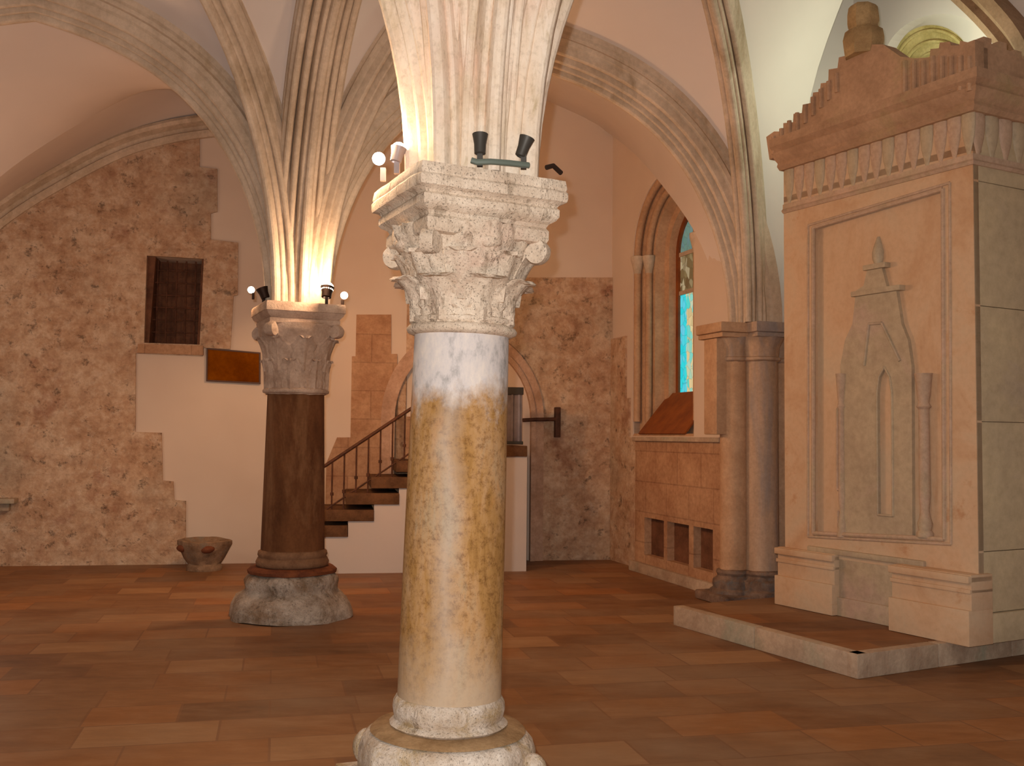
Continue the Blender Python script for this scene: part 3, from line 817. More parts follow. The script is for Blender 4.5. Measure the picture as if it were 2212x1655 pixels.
capF = mesh_from(bm, 'capital', M_CAPF, fcol_o, None, True, 60); capF['label'] = 'pale capital carved with two tiers of leaves'
bm = bmesh.new(); lathe(bm, [(0.222, 2.048), (0.244, 2.058), (0.250, 2.074), (0.240, 2.09), (0.226, 2.095), (0.238, 2.105), (0.238, 2.12), (0.224, 2.128)], 64); roughen(bm, 0.0025, 20)
mesh_from(bm, 'astragal', M_CAPF, capF, None, True, 60)
for k in range(8):
    leaf_obj(capF, M_CAPF, ROT+k*PI/4, 2.10, 0.215, bellF, 0.25, 0.085)
for k in range(8):
    leaf_obj(capF, M_CAPF, ROT+(k+0.5)*PI/4, 2.19, 0.24, bellF, 0.23, 0.035)
for k in range(4):
    volute_obj(capF, M_CAPF, ROT+PI/4+k*PI/2, 0.24, 2.28, 2.465, 0.348, 0.046, 0.06)
for k in range(4):
    bm = bmesh.new(); bmesh.ops.create_uvsphere(bm, u_segments=14, v_segments=10, radius=1.0); bmesh.ops.scale(bm, vec=(0.035, 0.05, 0.03), verts=bm.verts); roughen(bm, 0.012, 20, k)
    a = ROT+k*PI/2
    mesh_from(bm, 'fleuron', M_CAPF, capF, Matrix.Translation((0.295*math.cos(a), 0.295*math.sin(a), 2.44)) @ Matrix.Rotation(a, 4, 'Z'))
abacus(fcol_o, M_CAPF, 0.345, [(0.76, 2.455), (0.82, 2.462), (0.84, 2.475), (0.84, 2.515), (0.81, 2.53), (0.83, 2.545), (0.90, 2.56), (0.93, 2.575), (0.93, 2.605), (0.90, 2.617), (0.93, 2.63), (1.0, 2.64), (1.01, 2.655), (1.01, 2.68), (0.99, 2.69), (1.0, 2.70), (0.985, 2.735), (0.86, 2.742)], ROT)

# ---- rear column
rcol = empty('stone_column', RC)
tag(rcol, 'rear column with dark brown shaft and grey carved capital, near the stairs', 'column')
bm = bmesh.new()
lathe(bm, [(0.535, 0.0), (0.53, 0.04), (0.515, 0.11), (0.475, 0.18), (0.425, 0.215), (0.40, 0.235), (0.405, 0.27), (0.415, 0.31), (0.395, 0.355), (0.35, 0.385)], 40, rfun=lambda a, z: 1+0.03*math.cos(8*a+0.5))
roughen(bm, 0.02, 6); roughen(bm, 0.008, 18)
for v in bm.verts: v.co.z = max(v.co.z, 0.0)
mesh_from(bm, 'plinth', M_BASER, rcol, None, True, 60)
bm = bmesh.new(); lathe(bm, [(0.34, 0.375), (0.385, 0.385), (0.39, 0.41), (0.36, 0.435), (0.30, 0.44)], 40); roughen(bm, 0.006, 8)
mesh_from(bm, 'base_fillet', M_BROWNRING, rcol, None, True, 60)
bm = bmesh.new(); lathe(bm, [(0.29, 0.435), (0.315, 0.45), (0.32, 0.48), (0.305, 0.51), (0.295, 0.52), (0.305, 0.54), (0.30, 0.57), (0.275, 0.585)], 48); roughen(bm, 0.004, 12)
mesh_from(bm, 'base_torus', stone('tan_torus_stone', (150, 112, 82), (112, 76, 50), None, 6), rcol, None, True, 60)
bm = bmesh.new(); lathe(bm, [(0.278-0.030*(i/20), 0.58+(1.99-0.58)*i/20) for i in range(21)], 64)
mesh_from(bm, 'shaft', M_SHAFTR, rcol, None, True, 60)
bellR = interp([(1.95, 0.262), (2.15, 0.272), (2.30, 0.285), (2.42, 0.31), (2.50, 0.335), (2.56, 0.345)])
bm = bmesh.new()
def rsq(a, z):
    t = min(max((z-2.1)/0.45, 0), 1)
    b = abs(math.cos(2*(a-ROT)))  # squarer towards the top
    return 1+0.11*t*(1-b)+0.015*math.cos(8*(a-ROT))
lathe(bm, [(bellR(1.95+0.62*i/30), 1.95+0.62*i/30) for i in range(31)], 96, rfun=rsq); roughen(bm, 0.008, 14)
capR = mesh_from(bm, 'capital', M_CAPR, rcol, None, True, 60); capR['label'] = 'greyish capital with shallow worn leaves'
bm = bmesh.new(); lathe(bm, [(0.262, 1.955), (0.288, 1.965), (0.292, 1.985), (0.278, 2.0), (0.262, 2.005)], 48); roughen(bm, 0.005, 12)
mesh_from(bm, 'astragal', M_CAPR, capR, None, True, 60)
for k in range(8): leaf_obj(capR, M_CAPR, ROT+(k+0.5)*PI/4, 1.99, 0.30, bellR, 0.20, 0.03)
for k in range(8): leaf_obj(capR, M_CAPR, ROT+k*PI/4, 2.15, 0.34, bellR, 0.19, 0.05)
for k in range(4): volute_obj(capR, M_CAPR, ROT+PI/4+k*PI/2, 0.29, 2.34, 2.55, 0.40, 0.05, 0.08)
abacus(rcol, M_CAPR, 0.352, [(0.84, 2.545), (0.88, 2.56), (0.89, 2.60), (0.86, 2.605), (0.95, 2.635), (0.98, 2.66), (1.0, 2.665), (1.0, 2.725), (0.98, 2.742), (0.9, 2.745)], ROT)

# ---- pier on the right
pier = empty('stone_pier', PC)
tag(pier, 'clustered wall pier between the stained glass window and the carved canopy', 'pier')
MP = Matrix.Rotation(math.radians(20), 4, 'Z')
bm = bmesh.new()
box(bm, -0.28, 0.62, -0.02, 0.22, 0.0, 2.72, None, 0.015)
mesh_from(bm, 'pilaster', M_PIERARCH, pier, MP)
bm = bmesh.new(); box(bm, -0.47, -0.285, -0.04, 0.20, 1.64, 2.59, None, 0.01); mesh_from(bm, 'side_respond', M_PIERARCH, pier, MP)
for nm, x, y, r in (('half_shaft', -0.24, 0.02, 0.135), ('main_shaft', 0.0, -0.10, 0.17), ('corner_shaft', 0.30, 0.02, 0.125)):
    bm = bmesh.new(); lathe(bm, [(r*1.02, 0.30), (r, 0.6), (r*0.97, 2.42)], 40)
    s = mesh_from(bm, 'shaft', M_PIER if nm == 'main_shaft' else M_PIERARCH, pier, MP @ Matrix.Translation((x, y, 0)))
    bm = bmesh.new(); lathe(bm, [(r*0.98, 2.36), (r*1.12, 2.375), (r*1.12, 2.40), (r*1.0, 2.41), (r*1.06, 2.50), (r*1.3, 2.585), (r*1.38, 2.60)], 40, rfun=lambda a, z: 1+0.03*math.cos(8*a)); roughen(bm, 0.004, 12)
    mesh_from(bm, 'capital', M_PIER, pier, MP @ Matrix.Translation((x, y, 0)))
    bm = bmesh.new(); lathe(bm, [(r*1.75, 0.0), (r*1.72, 0.12), (r*1.5, 0.14), (r*1.55, 0.18), (r*1.5, 0.215), (r*1.25, 0.235), (r*1.18, 0.26), (r*1.28, 0.285), (r*1.2, 0.31), (r*1.0, 0.32)], 40); roughen(bm, 0.006, 12)
    mesh_from(bm, 'base', M_PIERBASE, pier, MP @ Matrix.Translation((x, y, 0)))
for x0, x1, y0, mt in ((-0.48, -0.12, -0.16, M_PIERARCH), (-0.19, 0.20, -0.33, M_PIER), (0.16, 0.62, -0.18, M_PIERARCH)):
    bm = bmesh.new(); box(bm, x0, x1, y0, 0.3, 2.595, 2.64, None, 0.01); box(bm, x0-0.03, x1+0.0, y0-0.03, 0.3, 2.64, 2.74, None, 0.015)
    roughen(bm, 0.004, 10)
    mesh_from(bm, 'abacus', mt, pier, MP)
bm = bmesh.new(); box(bm, -0.52, 0.62, -0.30, 0.3, 0.0, 0.09, None, 0.02); roughen(bm, 0.006, 8)
for v in bm.verts: v.co.z = max(0, v.co.z)
mesh_from(bm, 'plinth', M_PIERBASE, pier, MP)

# ------------------------------------------------------------------ staircase
OFF = 1.05
st = empty('staircase', MB); tag(st, 'white walled staircase with dark stone treads rising to the right', 'staircase')
ps = lambda l: pb(l, OFF)
gx = lambda px, py=1100: on(MB, px, py, OFF)[0]
gy = lambda px, py: on(MB, px, py, OFF)[1]
prof_px = [(700, 1160), (752, 1160), (752, 1126), (808, 1126), (808, 1090), (862, 1090), (862, 1055), (916, 1055), (916, 1020), (970, 1020), (970, 986), (1137, 986)]
prof = ps(prof_px)
bm = bmesh.new()
slab(bm, [(gx(660), 0), (gx(1137, 1200), 0), (gx(1137, 1200), prof[-1][1])]+prof[::-1][1:]+[(gx(700), gy(700, 1190)), (gx(660), gy(660, 1190))], (), OFF-0.14, OFF)
mesh_from(bm, 'side_wall', M_WHITE, st, Matrix.Identity(4), False)
tr = [(600, 700, 1195), (645, 752, 1160), (700, 808, 1126), (752, 862, 1090), (806, 916, 1055), (860, 970, 1020), (914, 1137, 986)]
for a, b, y in tr[1:]:
    xa, xb, yy = gx(a), gx(b), gy((a+b)/2, y)
    bm = bmesh.new(); box(bm, xa-0.03, xb, yy-0.0, yy+0.13, 0.05, OFF+0.02, None, 0.008)
    mesh_from(bm, 'tread', M_TREAD, st, Matrix.Identity(4))
rail = empty('stair_railing', MB); tag(rail, 'dark iron railing slanting up along the white staircase', 'railing')
hr = [on(MB, 640, 1043, OFF), on(MB, 700, 1008, OFF), on(MB, 885, 885, OFF), on(MB, 950, 842, OFF), on(MB, 1030, 842, OFF)]
bm = bmesh.new(); tube(bm, [V((x, y, OFF-0.06)) for x, y in hr], 0.02, 10)
mesh_from(bm, 'handrail', M_RUST, rail, Matrix.Identity(4))
def hy(x):
    for (a, b), (c, d) in zip(hr, hr[1:]):
        if a <= x <= c: return b+(d-b)*(x-a)/(c-a)
    return hr[-1][1]
px = 664
while px < 1032:
    x = gx(px); y1 = hy(x); y0 = 0.0
    for a, b, y in tr:
        if a <= px-0 and px <= b: y0 = max(y0, gy(px, y)+0.12)
    bm = bmesh.new(); tube(bm, [(x, y0, OFF-0.06), (x, y1, OFF-0.06)], 0.0095, 8)
    tube(bm, [(x, y0+0.30*(y1-y0), OFF-0.06), (x, y0+0.36*(y1-y0), OFF-0.06)], 0.02, 8)
    mesh_from(bm, 'baluster', M_RUST, rail, Matrix.Identity(4))
    px += 26
bm = bmesh.new()
tube(bm, [V((x, y-0.52, OFF-0.06)) for x, y in hr[1:4]], 0.010, 8)
mesh_from(bm, 'lower_rail', M_RUST, rail, Matrix.Identity(4))
# grey cabinet-like metal screen standing on the landing
scn = empty('metal_screen', MB); tag(scn, 'grey metal screen standing on the end of the white stair wall', 'screen')
sx0, sx1 = gx(1040), gx(1128); sy0, sy1 = gy(1100, 984)+0.13*0, gy(1100, 836)
bm = bmesh.new(); box(bm, sx0, sx1, sy0+0.16, sy1-0.08, OFF-0.10, OFF-0.05, None, 0.005)
for i in range(6): box(bm, sx0+(sx1-sx0)*(i+0.3)/6, sx0+(sx1-sx0)*(i+0.6)/6, sy0+0.16, sy1-0.08, OFF-0.055, OFF-0.035)
mesh_from(bm, 'panel', M_GREYMETAL, scn, Matrix.Identity(4))
for a, b in ((sy0+0.13, sy0+0.17), (sy1-0.09, sy1)):
    bm = bmesh.new(); box(bm, sx0-0.02, sx1+0.01, a, b, OFF-0.13, OFF-0.03, None, 0.006)
    mesh_from(bm, 'cross_bar', M_DARKMETAL, scn, Matrix.Identity(4))
# wall bracket rail at the right of the doorway
br_ = empty('wall_handrail', MB); tag(br_, 'short dark brown handrail bolted to the masonry right of the doorway', 'handrail')
a0 = on(MB, 1128, 908, 0.06); a1 = on(MB, 1200, 906, 0.06)
bm = bmesh.new(); tube(bm, [(a0[0], a0[1], 0.10), (a0[0]+0.15, a0[1]+0.01, 0.10), (a1[0], a1[1], 0.10)], 0.025, 10)
mesh_from(bm, 'bar', M_RUST, br_, Matrix.Identity(4))
bm = bmesh.new(); p0 = on(MB, 1203, 945, 0.06); p1 = on(MB, 1203, 880, 0.06)
box(bm, p0[0]-0.035, p0[0]+0.035, p0[1], p1[1], 0.024, 0.13, None, 0.008)
mesh_from(bm, 'wall_plate', M_RUST, br_, Matrix.Identity(4))
# plaque
plq = empty('wall_plaque', MB); tag(plq, 'dark golden brown rectangular plaque on the plaster left of the rear column', 'plaque')
bm = bmesh.new(); slab(bm, pb([(447, 752), (563, 762), (563, 830), (446, 824)], 0.03), (), 0.031, 0.06)
mesh_from(bm, 'plate', M_PLAQUE, plq, Matrix.Identity(4), False)
q = pb([(447, 752), (563, 762), (563, 830), (446, 824)], 0.03); cxq = sum(p[0] for p in q)/4; cyq = sum(p[1] for p in q)/4
bm = bmesh.new(); slab(bm, q, [[(cxq+(x-cxq)*0.95, cyq+(y-cyq)*0.91) for x, y in q]], 0.06, 0.072)
mesh_from(bm, 'frame', M_PLAQUEF, plq, Matrix.Identity(4), False)
# small ledge at far left
bm = bmesh.new(); l0 = on(MB, -40, 1082, 0.1); l1 = on(MB, 36, 1080, 0.1)
box(bm, l0[0], l1[0], l0[1]-0.03, l0[1]+0.03, 0.031, 0.20, None, 0.012); box(bm, l0[0], l1[0]-0.08, l0[1]-0.12, l0[1]-0.03, 0.031, 0.12, None, 0.012)
roughen(bm, 0.006, 9)
tag(mesh_from(bm, 'stone_ledge', M_KERB, None, MB), 'small stone ledge jutting from the masonry at the left edge', 'ledge')
# stone basin on the floor
bp = at(441, 1224, 12.05); bp.z = 0
bas = empty('stone_basin', bp); tag(bas, 'weathered stone basin standing on the floor against the white plaster', 'basin')
bm = bmesh.new()
lathe(bm, [(0.20, 0.0), (0.205, 0.05), (0.19, 0.08), (0.23, 0.14), (0.28, 0.24), (0.305, 0.30), (0.305, 0.345), (0.285, 0.355), (0.25, 0.33), (0.20, 0.24), (0.05, 0.20)], 32, rfun=lambda a, z: 1+0.05*math.cos(4*a+0.4)*(z/0.35))
roughen(bm, 0.012, 9)
for v in bm.verts: v.co.z = max(0, v.co.z)
b_ = mesh_from(bm, 'bowl', M_BASIN, bas, None, True, 60)
for a0 in (PI*1.22, PI*1.62):
    bm = bmesh.new()
    bmesh.ops.create_uvsphere(bm, u_segments=12, v_segments=8, radius=0.07, matrix=Matrix.Translation((0.25*math.cos(a0), 0.25*math.sin(a0), 0.27)) @ Matrix.Diagonal((1.3, 1, 0.7, 1)))
    roughen(bm, 0.01, 12)
    mesh_from(bm, 'carved_lip', M_BASINR, bas, None, True, 60)

# ------------------------------------------------------------------ platform and carved canopy
MCn = Matrix.Translation((3.32, 7.28, 0)) @ Matrix.Rotation(math.atan2(0.48, 0.877), 4, 'Z')
ZP = 0.165
plat = empty('stone_platform', (2.33, 6.90, 0)); tag(plat, 'low stone step with pale kerb beneath the carved canopy', 'platform')
poly = [(1.40, 8.82), (2.33, 6.90), (4.45, 8.06), (3.86, 9.55), (2.80, 9.55)]
loc = [(x-2.33, y-6.90) for x, y in poly]
cxp = sum(p[0] for p in loc)/5; cyp = sum(p[1] for p in loc)/5
inn = []
for i in range(5):
    x, y = loc[i]
    inn.append((x, y))
off = 0.10
dA = V((loc[0][0]-loc[1][0], loc[0][1]-loc[1][1], 0)).normalized(); dB = V((loc[2][0]-loc[1][0], loc[2][1]-loc[1][1], 0)).normalized()
i1 = V((loc[1][0], loc[1][1], 0))+(dA+dB)*off
i0 = V((loc[0][0], loc[0][1], 0))+dB*off; i2 = V((loc[2][0], loc[2][1], 0))+dA*off
bm = bmesh.new(); slab(bm, [(i0.x, i0.y), (i1.x, i1.y), (i2.x, i2.y), loc[3], loc[4]], (), 0.0, ZP-0.002)
mesh_from(bm, 'tile_top', M_FLOOR, plat, None, False)
def kerb(p, q, n):
    d = (q-p); L = d.length; d.normalize(); s = V((-d.y, d.x, 0))
    for k in range(n):
        bm = bmesh.new(); a = L*k/n+0.003; b = L*(k+1)/n-0.003
        M = Matrix(((d.x, s.x, 0, p.x), (d.y, s.y, 0, p.y), (0, 0, 1, 0), (0, 0, 0, 1)))
        box(bm, a, b, 0, 0.10, 0, ZP, M, 0.01)
        for v in bm.verts: v.co.z = max(0, v.co.z)
        mesh_from(bm, 'kerb_stone', M_KERB, plat)
pv = [V((x, y, 0)) for x, y in loc]
kerb(pv[1], pv[2], 3)
d_ = pv[0]-pv[1]
kerb(pv[0], pv[1], 2)

can = empty('carved_canopy', MCn @ Matrix.Translation((0, 0, ZP)))
tag(can, 'tall carved marble canopy with stepped gable standing on the low platform', 'canopy')
CF = Matrix.Translation((0, 0, -ZP))
H = CF  # parts are laid out in hall heights
MA = MCn @ Matrix(((0, 0, -1, 0), (-1, 0, 0, 0), (0, 1, 0, 0), (0, 0, 0, 1)))   # face A frame: x=-y_local, y=z, z=out
MBf = MCn @ Matrix(((1, 0, 0, 0), (0, 0, -1, 0), (0, 1, 0, 0), (0, 0, 0, 1)))   # face B frame
LA = CF @ Matrix(((0, 0, -1, 0), (-1, 0, 0, 0), (0, 1, 0, 0), (0, 0, 0, 1)))
LB = CF @ Matrix(((1, 0, 0, 0), (0, 0, -1, 0), (0, 1, 0, 0), (0, 0, 0, 1)))
def pa(l, off=0.0): return [on(MA, x, y, off) for x, y in l]
def pf(l, off=0.0): return [on(MBf, x, y, off) for x, y in l]
WA, DPT = 1.915, 1.25
bm = bmesh.new(); box(bm, 0.05, DPT, 0.05, WA, ZP, 4.22)
mesh_from(bm, 'core', M_CAN, can, H, False)
# face A framing with sunk field
XL, XR = -WA, 0.0
field = pa([(1757, 1152), (1757, 492), (2037, 408), (2040, 1165)])
bm = bmesh.new(); slab(bm, [(XL, 0.62), (XR, 0.62), (XR, 3.75), (XL, 3.75)], [field], -0.06, 0.0)
mesh_from(bm, 'framing', M_CAN, can, LA, False)
def poly_tube(bm, l, r, z, closed=True):
    l = [V((x, y, z)) for x, y in l]
    pts = l+[l[0]] if closed else l
    for a, b in zip(pts, pts[1:]): tube(bm, [a, b], r, 8)
bm = bmesh.new(); poly_tube(bm, field, 0.018, 0.0)
cxf = sum(p[0] for p in field)/4; cyf = sum(p[1] for p in field)/4
poly_tube(bm, [(cxf+(x-cxf)*1.09, cyf+(y-cyf)*1.025) for x, y in field], 0.012, 0.0)
mesh_from(bm, 'frame_bead', M_CANLT, can, LA)
# grey relief of a small niche
slot = pa([(1897, 1112), (1895, 850), (1899, 815), (1911, 792), (1923, 815), (1928, 850), (1930, 1115)], -0.02)
nic = pa([(1818, 1160), (1816, 790), (1826, 735), (1842, 700), (1850, 628), (1866, 618), (1876, 575), (1904, 572), (1916, 618), (1937, 628), (1948, 700), (1962, 735), (1970, 790), (1972, 1164)], -0.02)
bm = bmesh.new(); slab(bm, nic, [slot], -0.06, -0.015)
nch = mesh_from(bm, 'niche_relief', M_CANG, can, LA, False); nch['label'] = 'greyish relief of a slender domed niche'
bm = bmesh.new(); poly_tube(bm, slot, 0.010, -0.015)
g2 = pa([(1868, 790), (1878, 700), (1906, 698), (1945, 780)], -0.02); poly_tube(bm, g2, 0.012, -0.012, False)
mesh_from(bm, 'relief_bead', M_CANG, nch, Matrix.Identity(4))
bm = bmesh.new()
for a, b, y in ((1840, 1946, 626), (1866, 1914, 573)):
    q0 = on(MA, a, y, 0)[0]; q1 = on(MA, b, y, 0)[0]; yy = on(MA, (a+b)/2, y, 0)[1]
    box(bm, q0, q1, yy-0.03, yy+0.012, -0.06, 0.015, None, 0.005)
mesh_from(bm, 'relief_ledge', M_CANG, nch, Matrix.Identity(4))
bm = bmesh.new(); fx, fy = on(MA, 1889, 570, 0); fy1 = on(MA, 1889, 510, 0)[1]
hf = fy1-fy; lathe(bm, [(0.035, 0.0), (0.05, hf*0.2), (0.052, hf*0.45), (0.035, hf*0.7), (0.012, hf)], 20)
mesh_from(bm, 'relief_finial', M_CANG, nch, Matrix.Translation((fx, fy, -0.05)) @ Matrix.Rotation(-PI/2, 4, 'X'))
# sunk slots and colonettes either side
bm = bmesh.new(); sl = pa([(1808, 1058), (1808, 885), (1814, 872), (1829, 872), (1835, 885), (1835, 1058)], -0.03)
slab(bm, sl, (), -0.06, -0.035)
mesh_from(bm, 'slot_panel', stone('ochre_slot_marble', (176, 128, 76), (150, 106, 60), None, 4), can, LA, False)
bm = bmesh.new(); poly_tube(bm, sl, 0.012, -0.035)
sl2 = pa([(1808, 1150), (1808, 1105), (1822, 1092), (1836, 1105), (1836, 1150)], -0.03); poly_tube(bm, sl2, 0.010, -0.045)
mesh_from(bm, 'slot_bead', M_CANLT, can, LA)
for pxc, rr in ((1815, 0.030), (1993, 0.042)):
    cxx = on(MA, pxc, 1000, 0)[0]
    zb = on(MA, pxc, 1160, 0)[1]; zt_ = on(MA, pxc, 815, 0)[1]; zm = on(MA, pxc, 870, 0)[1]
    bm = bmesh.new()
    lathe(bm, [(rr*1.5, zb), (rr*1.5, zb+0.03), (rr*1.1, zb+0.05), (rr*1.35, zb+0.10), (rr, zb+0.14), (rr*0.75, zb+0.2), (rr, zb+0.3), (rr*0.9, zm-0.05), (rr*1.3, zm-0.03), (rr*0.9, zm), (rr*1.1, zm+0.05), (rr*1.5, zt_), (rr*1.6, zt_+0.03)], 20)
    mesh_from(bm, 'colonette', M_CANLT, can, LA @ Matrix.Translation((cxx, 0, -0.02)) @ Matrix.Rotation(-PI/2, 4, 'X') @ Matrix.Scale(-1, 4, V((0, 1, 0))))
# plinth zone: recessed middle, projecting pedestals
xa = on(MA, 1812, 1200, 0)[0]; xb = on(MA, 1952, 1250, 0)[0]
def ped(x0, x1, out, mat):
    bm = bmesh.new()
    box(bm, x0-0.0, x1, 0.24+ZP, 0.66, -0.1, out, None, 0.006)
    box(bm, x0-0.01, x1+0.0, ZP, 0.25+ZP, -0.1, out+0.03, None, 0.008)
    box(bm, x0-0.015, x1+0.0, 0.60, 0.655, -0.1, out+0.03, None, 0.012)
    box(bm, x0-0.01, x1+0.0, 0.53, 0.56, -0.1, out+0.012, None, 0.006)
    mesh_from(bm, 'pedestal', mat, can, LA)
ped(XL-0.04, xa, 0.05, M_CAN); ped(xb, XR+0.04, 0.13, M_CAN)
bm = bmesh.new(); box(bm, xa, xb, ZP+0.14, 0.62, -0.1, 0.0, None, 0.004); box(bm, xa, xb, ZP, ZP+0.15, -0.1, 0.025, None, 0.004); box(bm, on(MA, 1748, 1160, 0)[0], on(MA, 2000, 1170, 0)[0], 0.655, 0.70, -0.06, 0.03, None, 0.012)
mesh_from(bm, 'recessed_base', M_CANG, can, LA)
# upper smooth band and pilaster on face A
bm = bmesh.new(); box(bm, XL, XR, 3.7, 4.22, -0.1, 0.0); mesh_from(bm, 'frieze', M_CAN, can, LA, False)
# face B courses
zj = [ZP]+[on(MBf, 2160, y, 0)[1] for y in (1322, 1190, 912, 665, 400)]+[4.0]
for k, (a, b) in enumerate(zip(zj, zj[1:])):
    cuts = [0.0, DPT] if k == 0 else ([0.0, 0.75, DPT] if k % 2 else [0.0, 1.0, DPT])
    for c0, c1 in zip(cuts, cuts[1:]):
        bm = bmesh.new(); box(bm, c0+0.002, c1-0.002, a+0.002, b-0.002, -0.05, 0.03 if k == 0 else 0.0, None, 0.006)
        mesh_from(bm, 'ashlar_block', M_CANB, can, LB)
# cornice mouldings around both faces
def corner_sweep(prof, mat, name):
    # path: from far end of A to the corner to far end of B, in canopy coordinates
    bm = bmesh.new(); n = len(prof); rows = []
    P = [(V((0, WA, 0)), V((-1, 0.0, 0))), (V((0, 0, 0)), V((-1, -1, 0))), (V((DPT, 0, 0)), V((0, -1, 0)))]
    for p, o in P: rows.append([bm.verts.new(p+o*a+V((0, 0, z))) for a, z in prof])
    for A_, B_ in zip(rows, rows[1:]):
        for i in range(n): bm.faces.new((A_[i], A_[(i+1) % n], B_[(i+1) % n], B_[i]))
    bm.faces.new(rows[0][::-1]); bm.faces.new(rows[-1])
    return mesh_from(bm, name, mat, can, H, True, 30)
corner_sweep([(-0.04, 3.60), (0.012, 3.60), (0.03, 3.62), (0.012, 3.64), (0.012, 3.68), (-0.04, 3.68)], M_CANLT, 'string_moulding')
corner_sweep([(-0.04, 3.98), (0.05, 3.98), (0.08, 4.01), (0.07, 4.04), (0.11, 4.07), (0.14, 4.12), (0.13, 4.14), (0.17, 4.17), (0.17, 4.24), (-0.04, 4.24)], M_CANTOP, 'cornice')
# hanging lobes below the cornice
def lobe(x, mat, L, out, w, M):
    bm = bmesh.new()
    lathe(bm, [(w*0.98, 0.0), (w, -0.08), (w*0.8, -0.18), (w*0.4, -0.27), (0.006, -0.34)], 14)
    mesh_from(bm, 'pendant_lobe', mat, can, M @ Matrix.Translation((x, 3.985, out)) @ Matrix.Scale(0.36, 4, V((0, 0, 1))) @ Matrix.Rotation(-PI/2, 4, 'X'))
nA = 16
for k in range(nA): lobe(XL+0.07+(WA-0.1)*k/(nA-1), M_CANLT if k % 3 else M_CANG, LA, 0.0, 0.060, LA)
for k in range(8): lobe(0.06+k*0.155, M_CANG if k % 2 else M_CANLT, LB, 0.0, 0.078, LB)
# stepped gable on A, serrated crest on B
crest = pa([(1662, 345), (1655, 296), (1672, 284), (1692, 284), (1692, 266), (1713, 264), (1714, 246), (1732, 244), (1734, 226), (1754, 222), (1756, 200), (1771, 198), (1773, 180), (1789, 178), (1790, 150), (1809, 147), (1812, 124), (1828, 120), (1832, 96), (1908, 96),
            (1922, 106), (1945, 122), (1975, 126), (2008, 124), (2010, 106), (2028, 104), (2030, 92), (2052, 90), (2054, 98), (2072, 98), (2074, 88), (2094, 92)], 0.12)+[(0.10, 4.44), (0.12, 4.42), (0.12, 4.2)]
bm = bmesh.new(); slab(bm, crest, (), -0.02, 0.12)
mesh_from(bm, 'stepped_gable', M_CANTOP, can, LA, False)
for k in range(8):
    bm = bmesh.new(); pxx = 1955+k*20; x, y = on(MA, pxx, 128+(2 if k < 3 else -8), 0.12)
    tube(bm, [(x, y-0.26, 0.125), (x, y-0.01, 0.125)], 0.022, 8)
    mesh_from(bm, 'reed', M_CANTOP, can, LA)
for k in range(9):
    bm = bmesh.new(); pxx = 1672+k*17; x, y = on(MA, pxx, 300-k*17, 0.12)
    tube(bm, [(x, y-0.14, 0.122), (x, y+0.02, 0.125)], 0.020, 8)
    mesh_from(bm, 'reed', M_CANTOP, can, LA)
top = [(-0.105, 4.2)]
x = -0.105; k = 0
while x < DPT:
    z = 4.47+(0.03 if k % 2 else -0.02)-0.03*(x > 0.3)
    top += [(x, z), (x+0.085, z)]; x += 0.085; k += 1
top += [(x, 4.2)]
bm = bmesh.new(); slab(bm, top, (), -0.02, 0.12); mesh_from(bm, 'crest', M_CANTOP, can, LB, False)
bm = bmesh.new(); box(bm, -0.128, -0.03, -0.128, -0.03, 4.2, 4.455, None, 0.006); mesh_from(bm, 'corner_merlon', M_CANTOP, can, H)
bm = bmesh.new(); box(bm, -0.10, DPT, -0.10, WA, 4.18, 4.26); mesh_from(bm, 'roof_slab', M_CANTOP, can, H, False)
# finial over the gable
fx, fy = on(MA, 1866, 118, 0.05); fz1 = on(MA, 1866, 12, 0.05)[1]
bm = bmesh.new(); hh = fz1-fy
lathe(bm, [(0.15, -0.02), (0.165, hh*0.1), (0.172, hh*0.25), (0.155, hh*0.42), (0.12, hh*0.50), (0.118, hh*0.55), (0.132, hh*0.62), (0.13, hh*0.80), (0.118, hh*0.95), (0.10, hh)], 8)
for v in bm.verts:
    if v.co.z > hh*0.7: v.co.z -= 0.12*(v.co.y+0.12)*0+0.25*max(0, -v.co.y)*0.5
roughen(bm, 0.012, 7)
mesh_from(bm, 'finial', stone('olive_brown_finial_stone', (190, 160, 114), (150, 122, 84), (164, 132, 92), 6, (1, 1, 1), 0.4), can, H @ Matrix.Translation((-0.05, -fx, fy)) @ Matrix.Rotation(0.3, 4, 'Z'), True, 40)

# ------------------------------------------------------------------ lamps
def lamp(name, label, pos, aim, mat_body, bulb_mat, r=0.035, L=0.09, bulb=True, group=None, bulb_r=None, shade=True):
    d = V(aim).normalized(); q = V((0, 0, 1)).rotation_difference(d).to_matrix().to_4x4()
    root = empty(name, pos); tag(root, label, 'lamp', group)
    M = q
    if shade:
        bm = bmesh.new(); lathe(bm, [(r*0.45, -L*0.5), (r*0.7, -L*0.45), (r*0.75, L*0.0), (r, L*0.5), (r*0.85, L*0.5), (r*0.6, L*0.1), (0.004, L*0.08)], 20, cap=False)
        mesh_from(bm, 'housing', mat_body, root, M)
    bm = bmesh.new(); box(bm, -0.012, 0.012, -0.012, 0.012, -L*0.5-0.05, -L*0.35)
    mesh_from(bm, 'stem', mat_body, root, Matrix.Identity(4) if not shade else Matrix.Identity(4), False)
    if bulb:
        br = bulb_r or r*0.8
        bm = bmesh.new(); bmesh.ops.create_uvsphere(bm, u_segments=16, v_segments=10, radius=br)
        mesh_from(bm, 'bulb', bulb_mat, root, M @ Matrix.Translation((0, 0, L*0.4)))
    return root
ZA = 2.742
zc = ZA+0.095
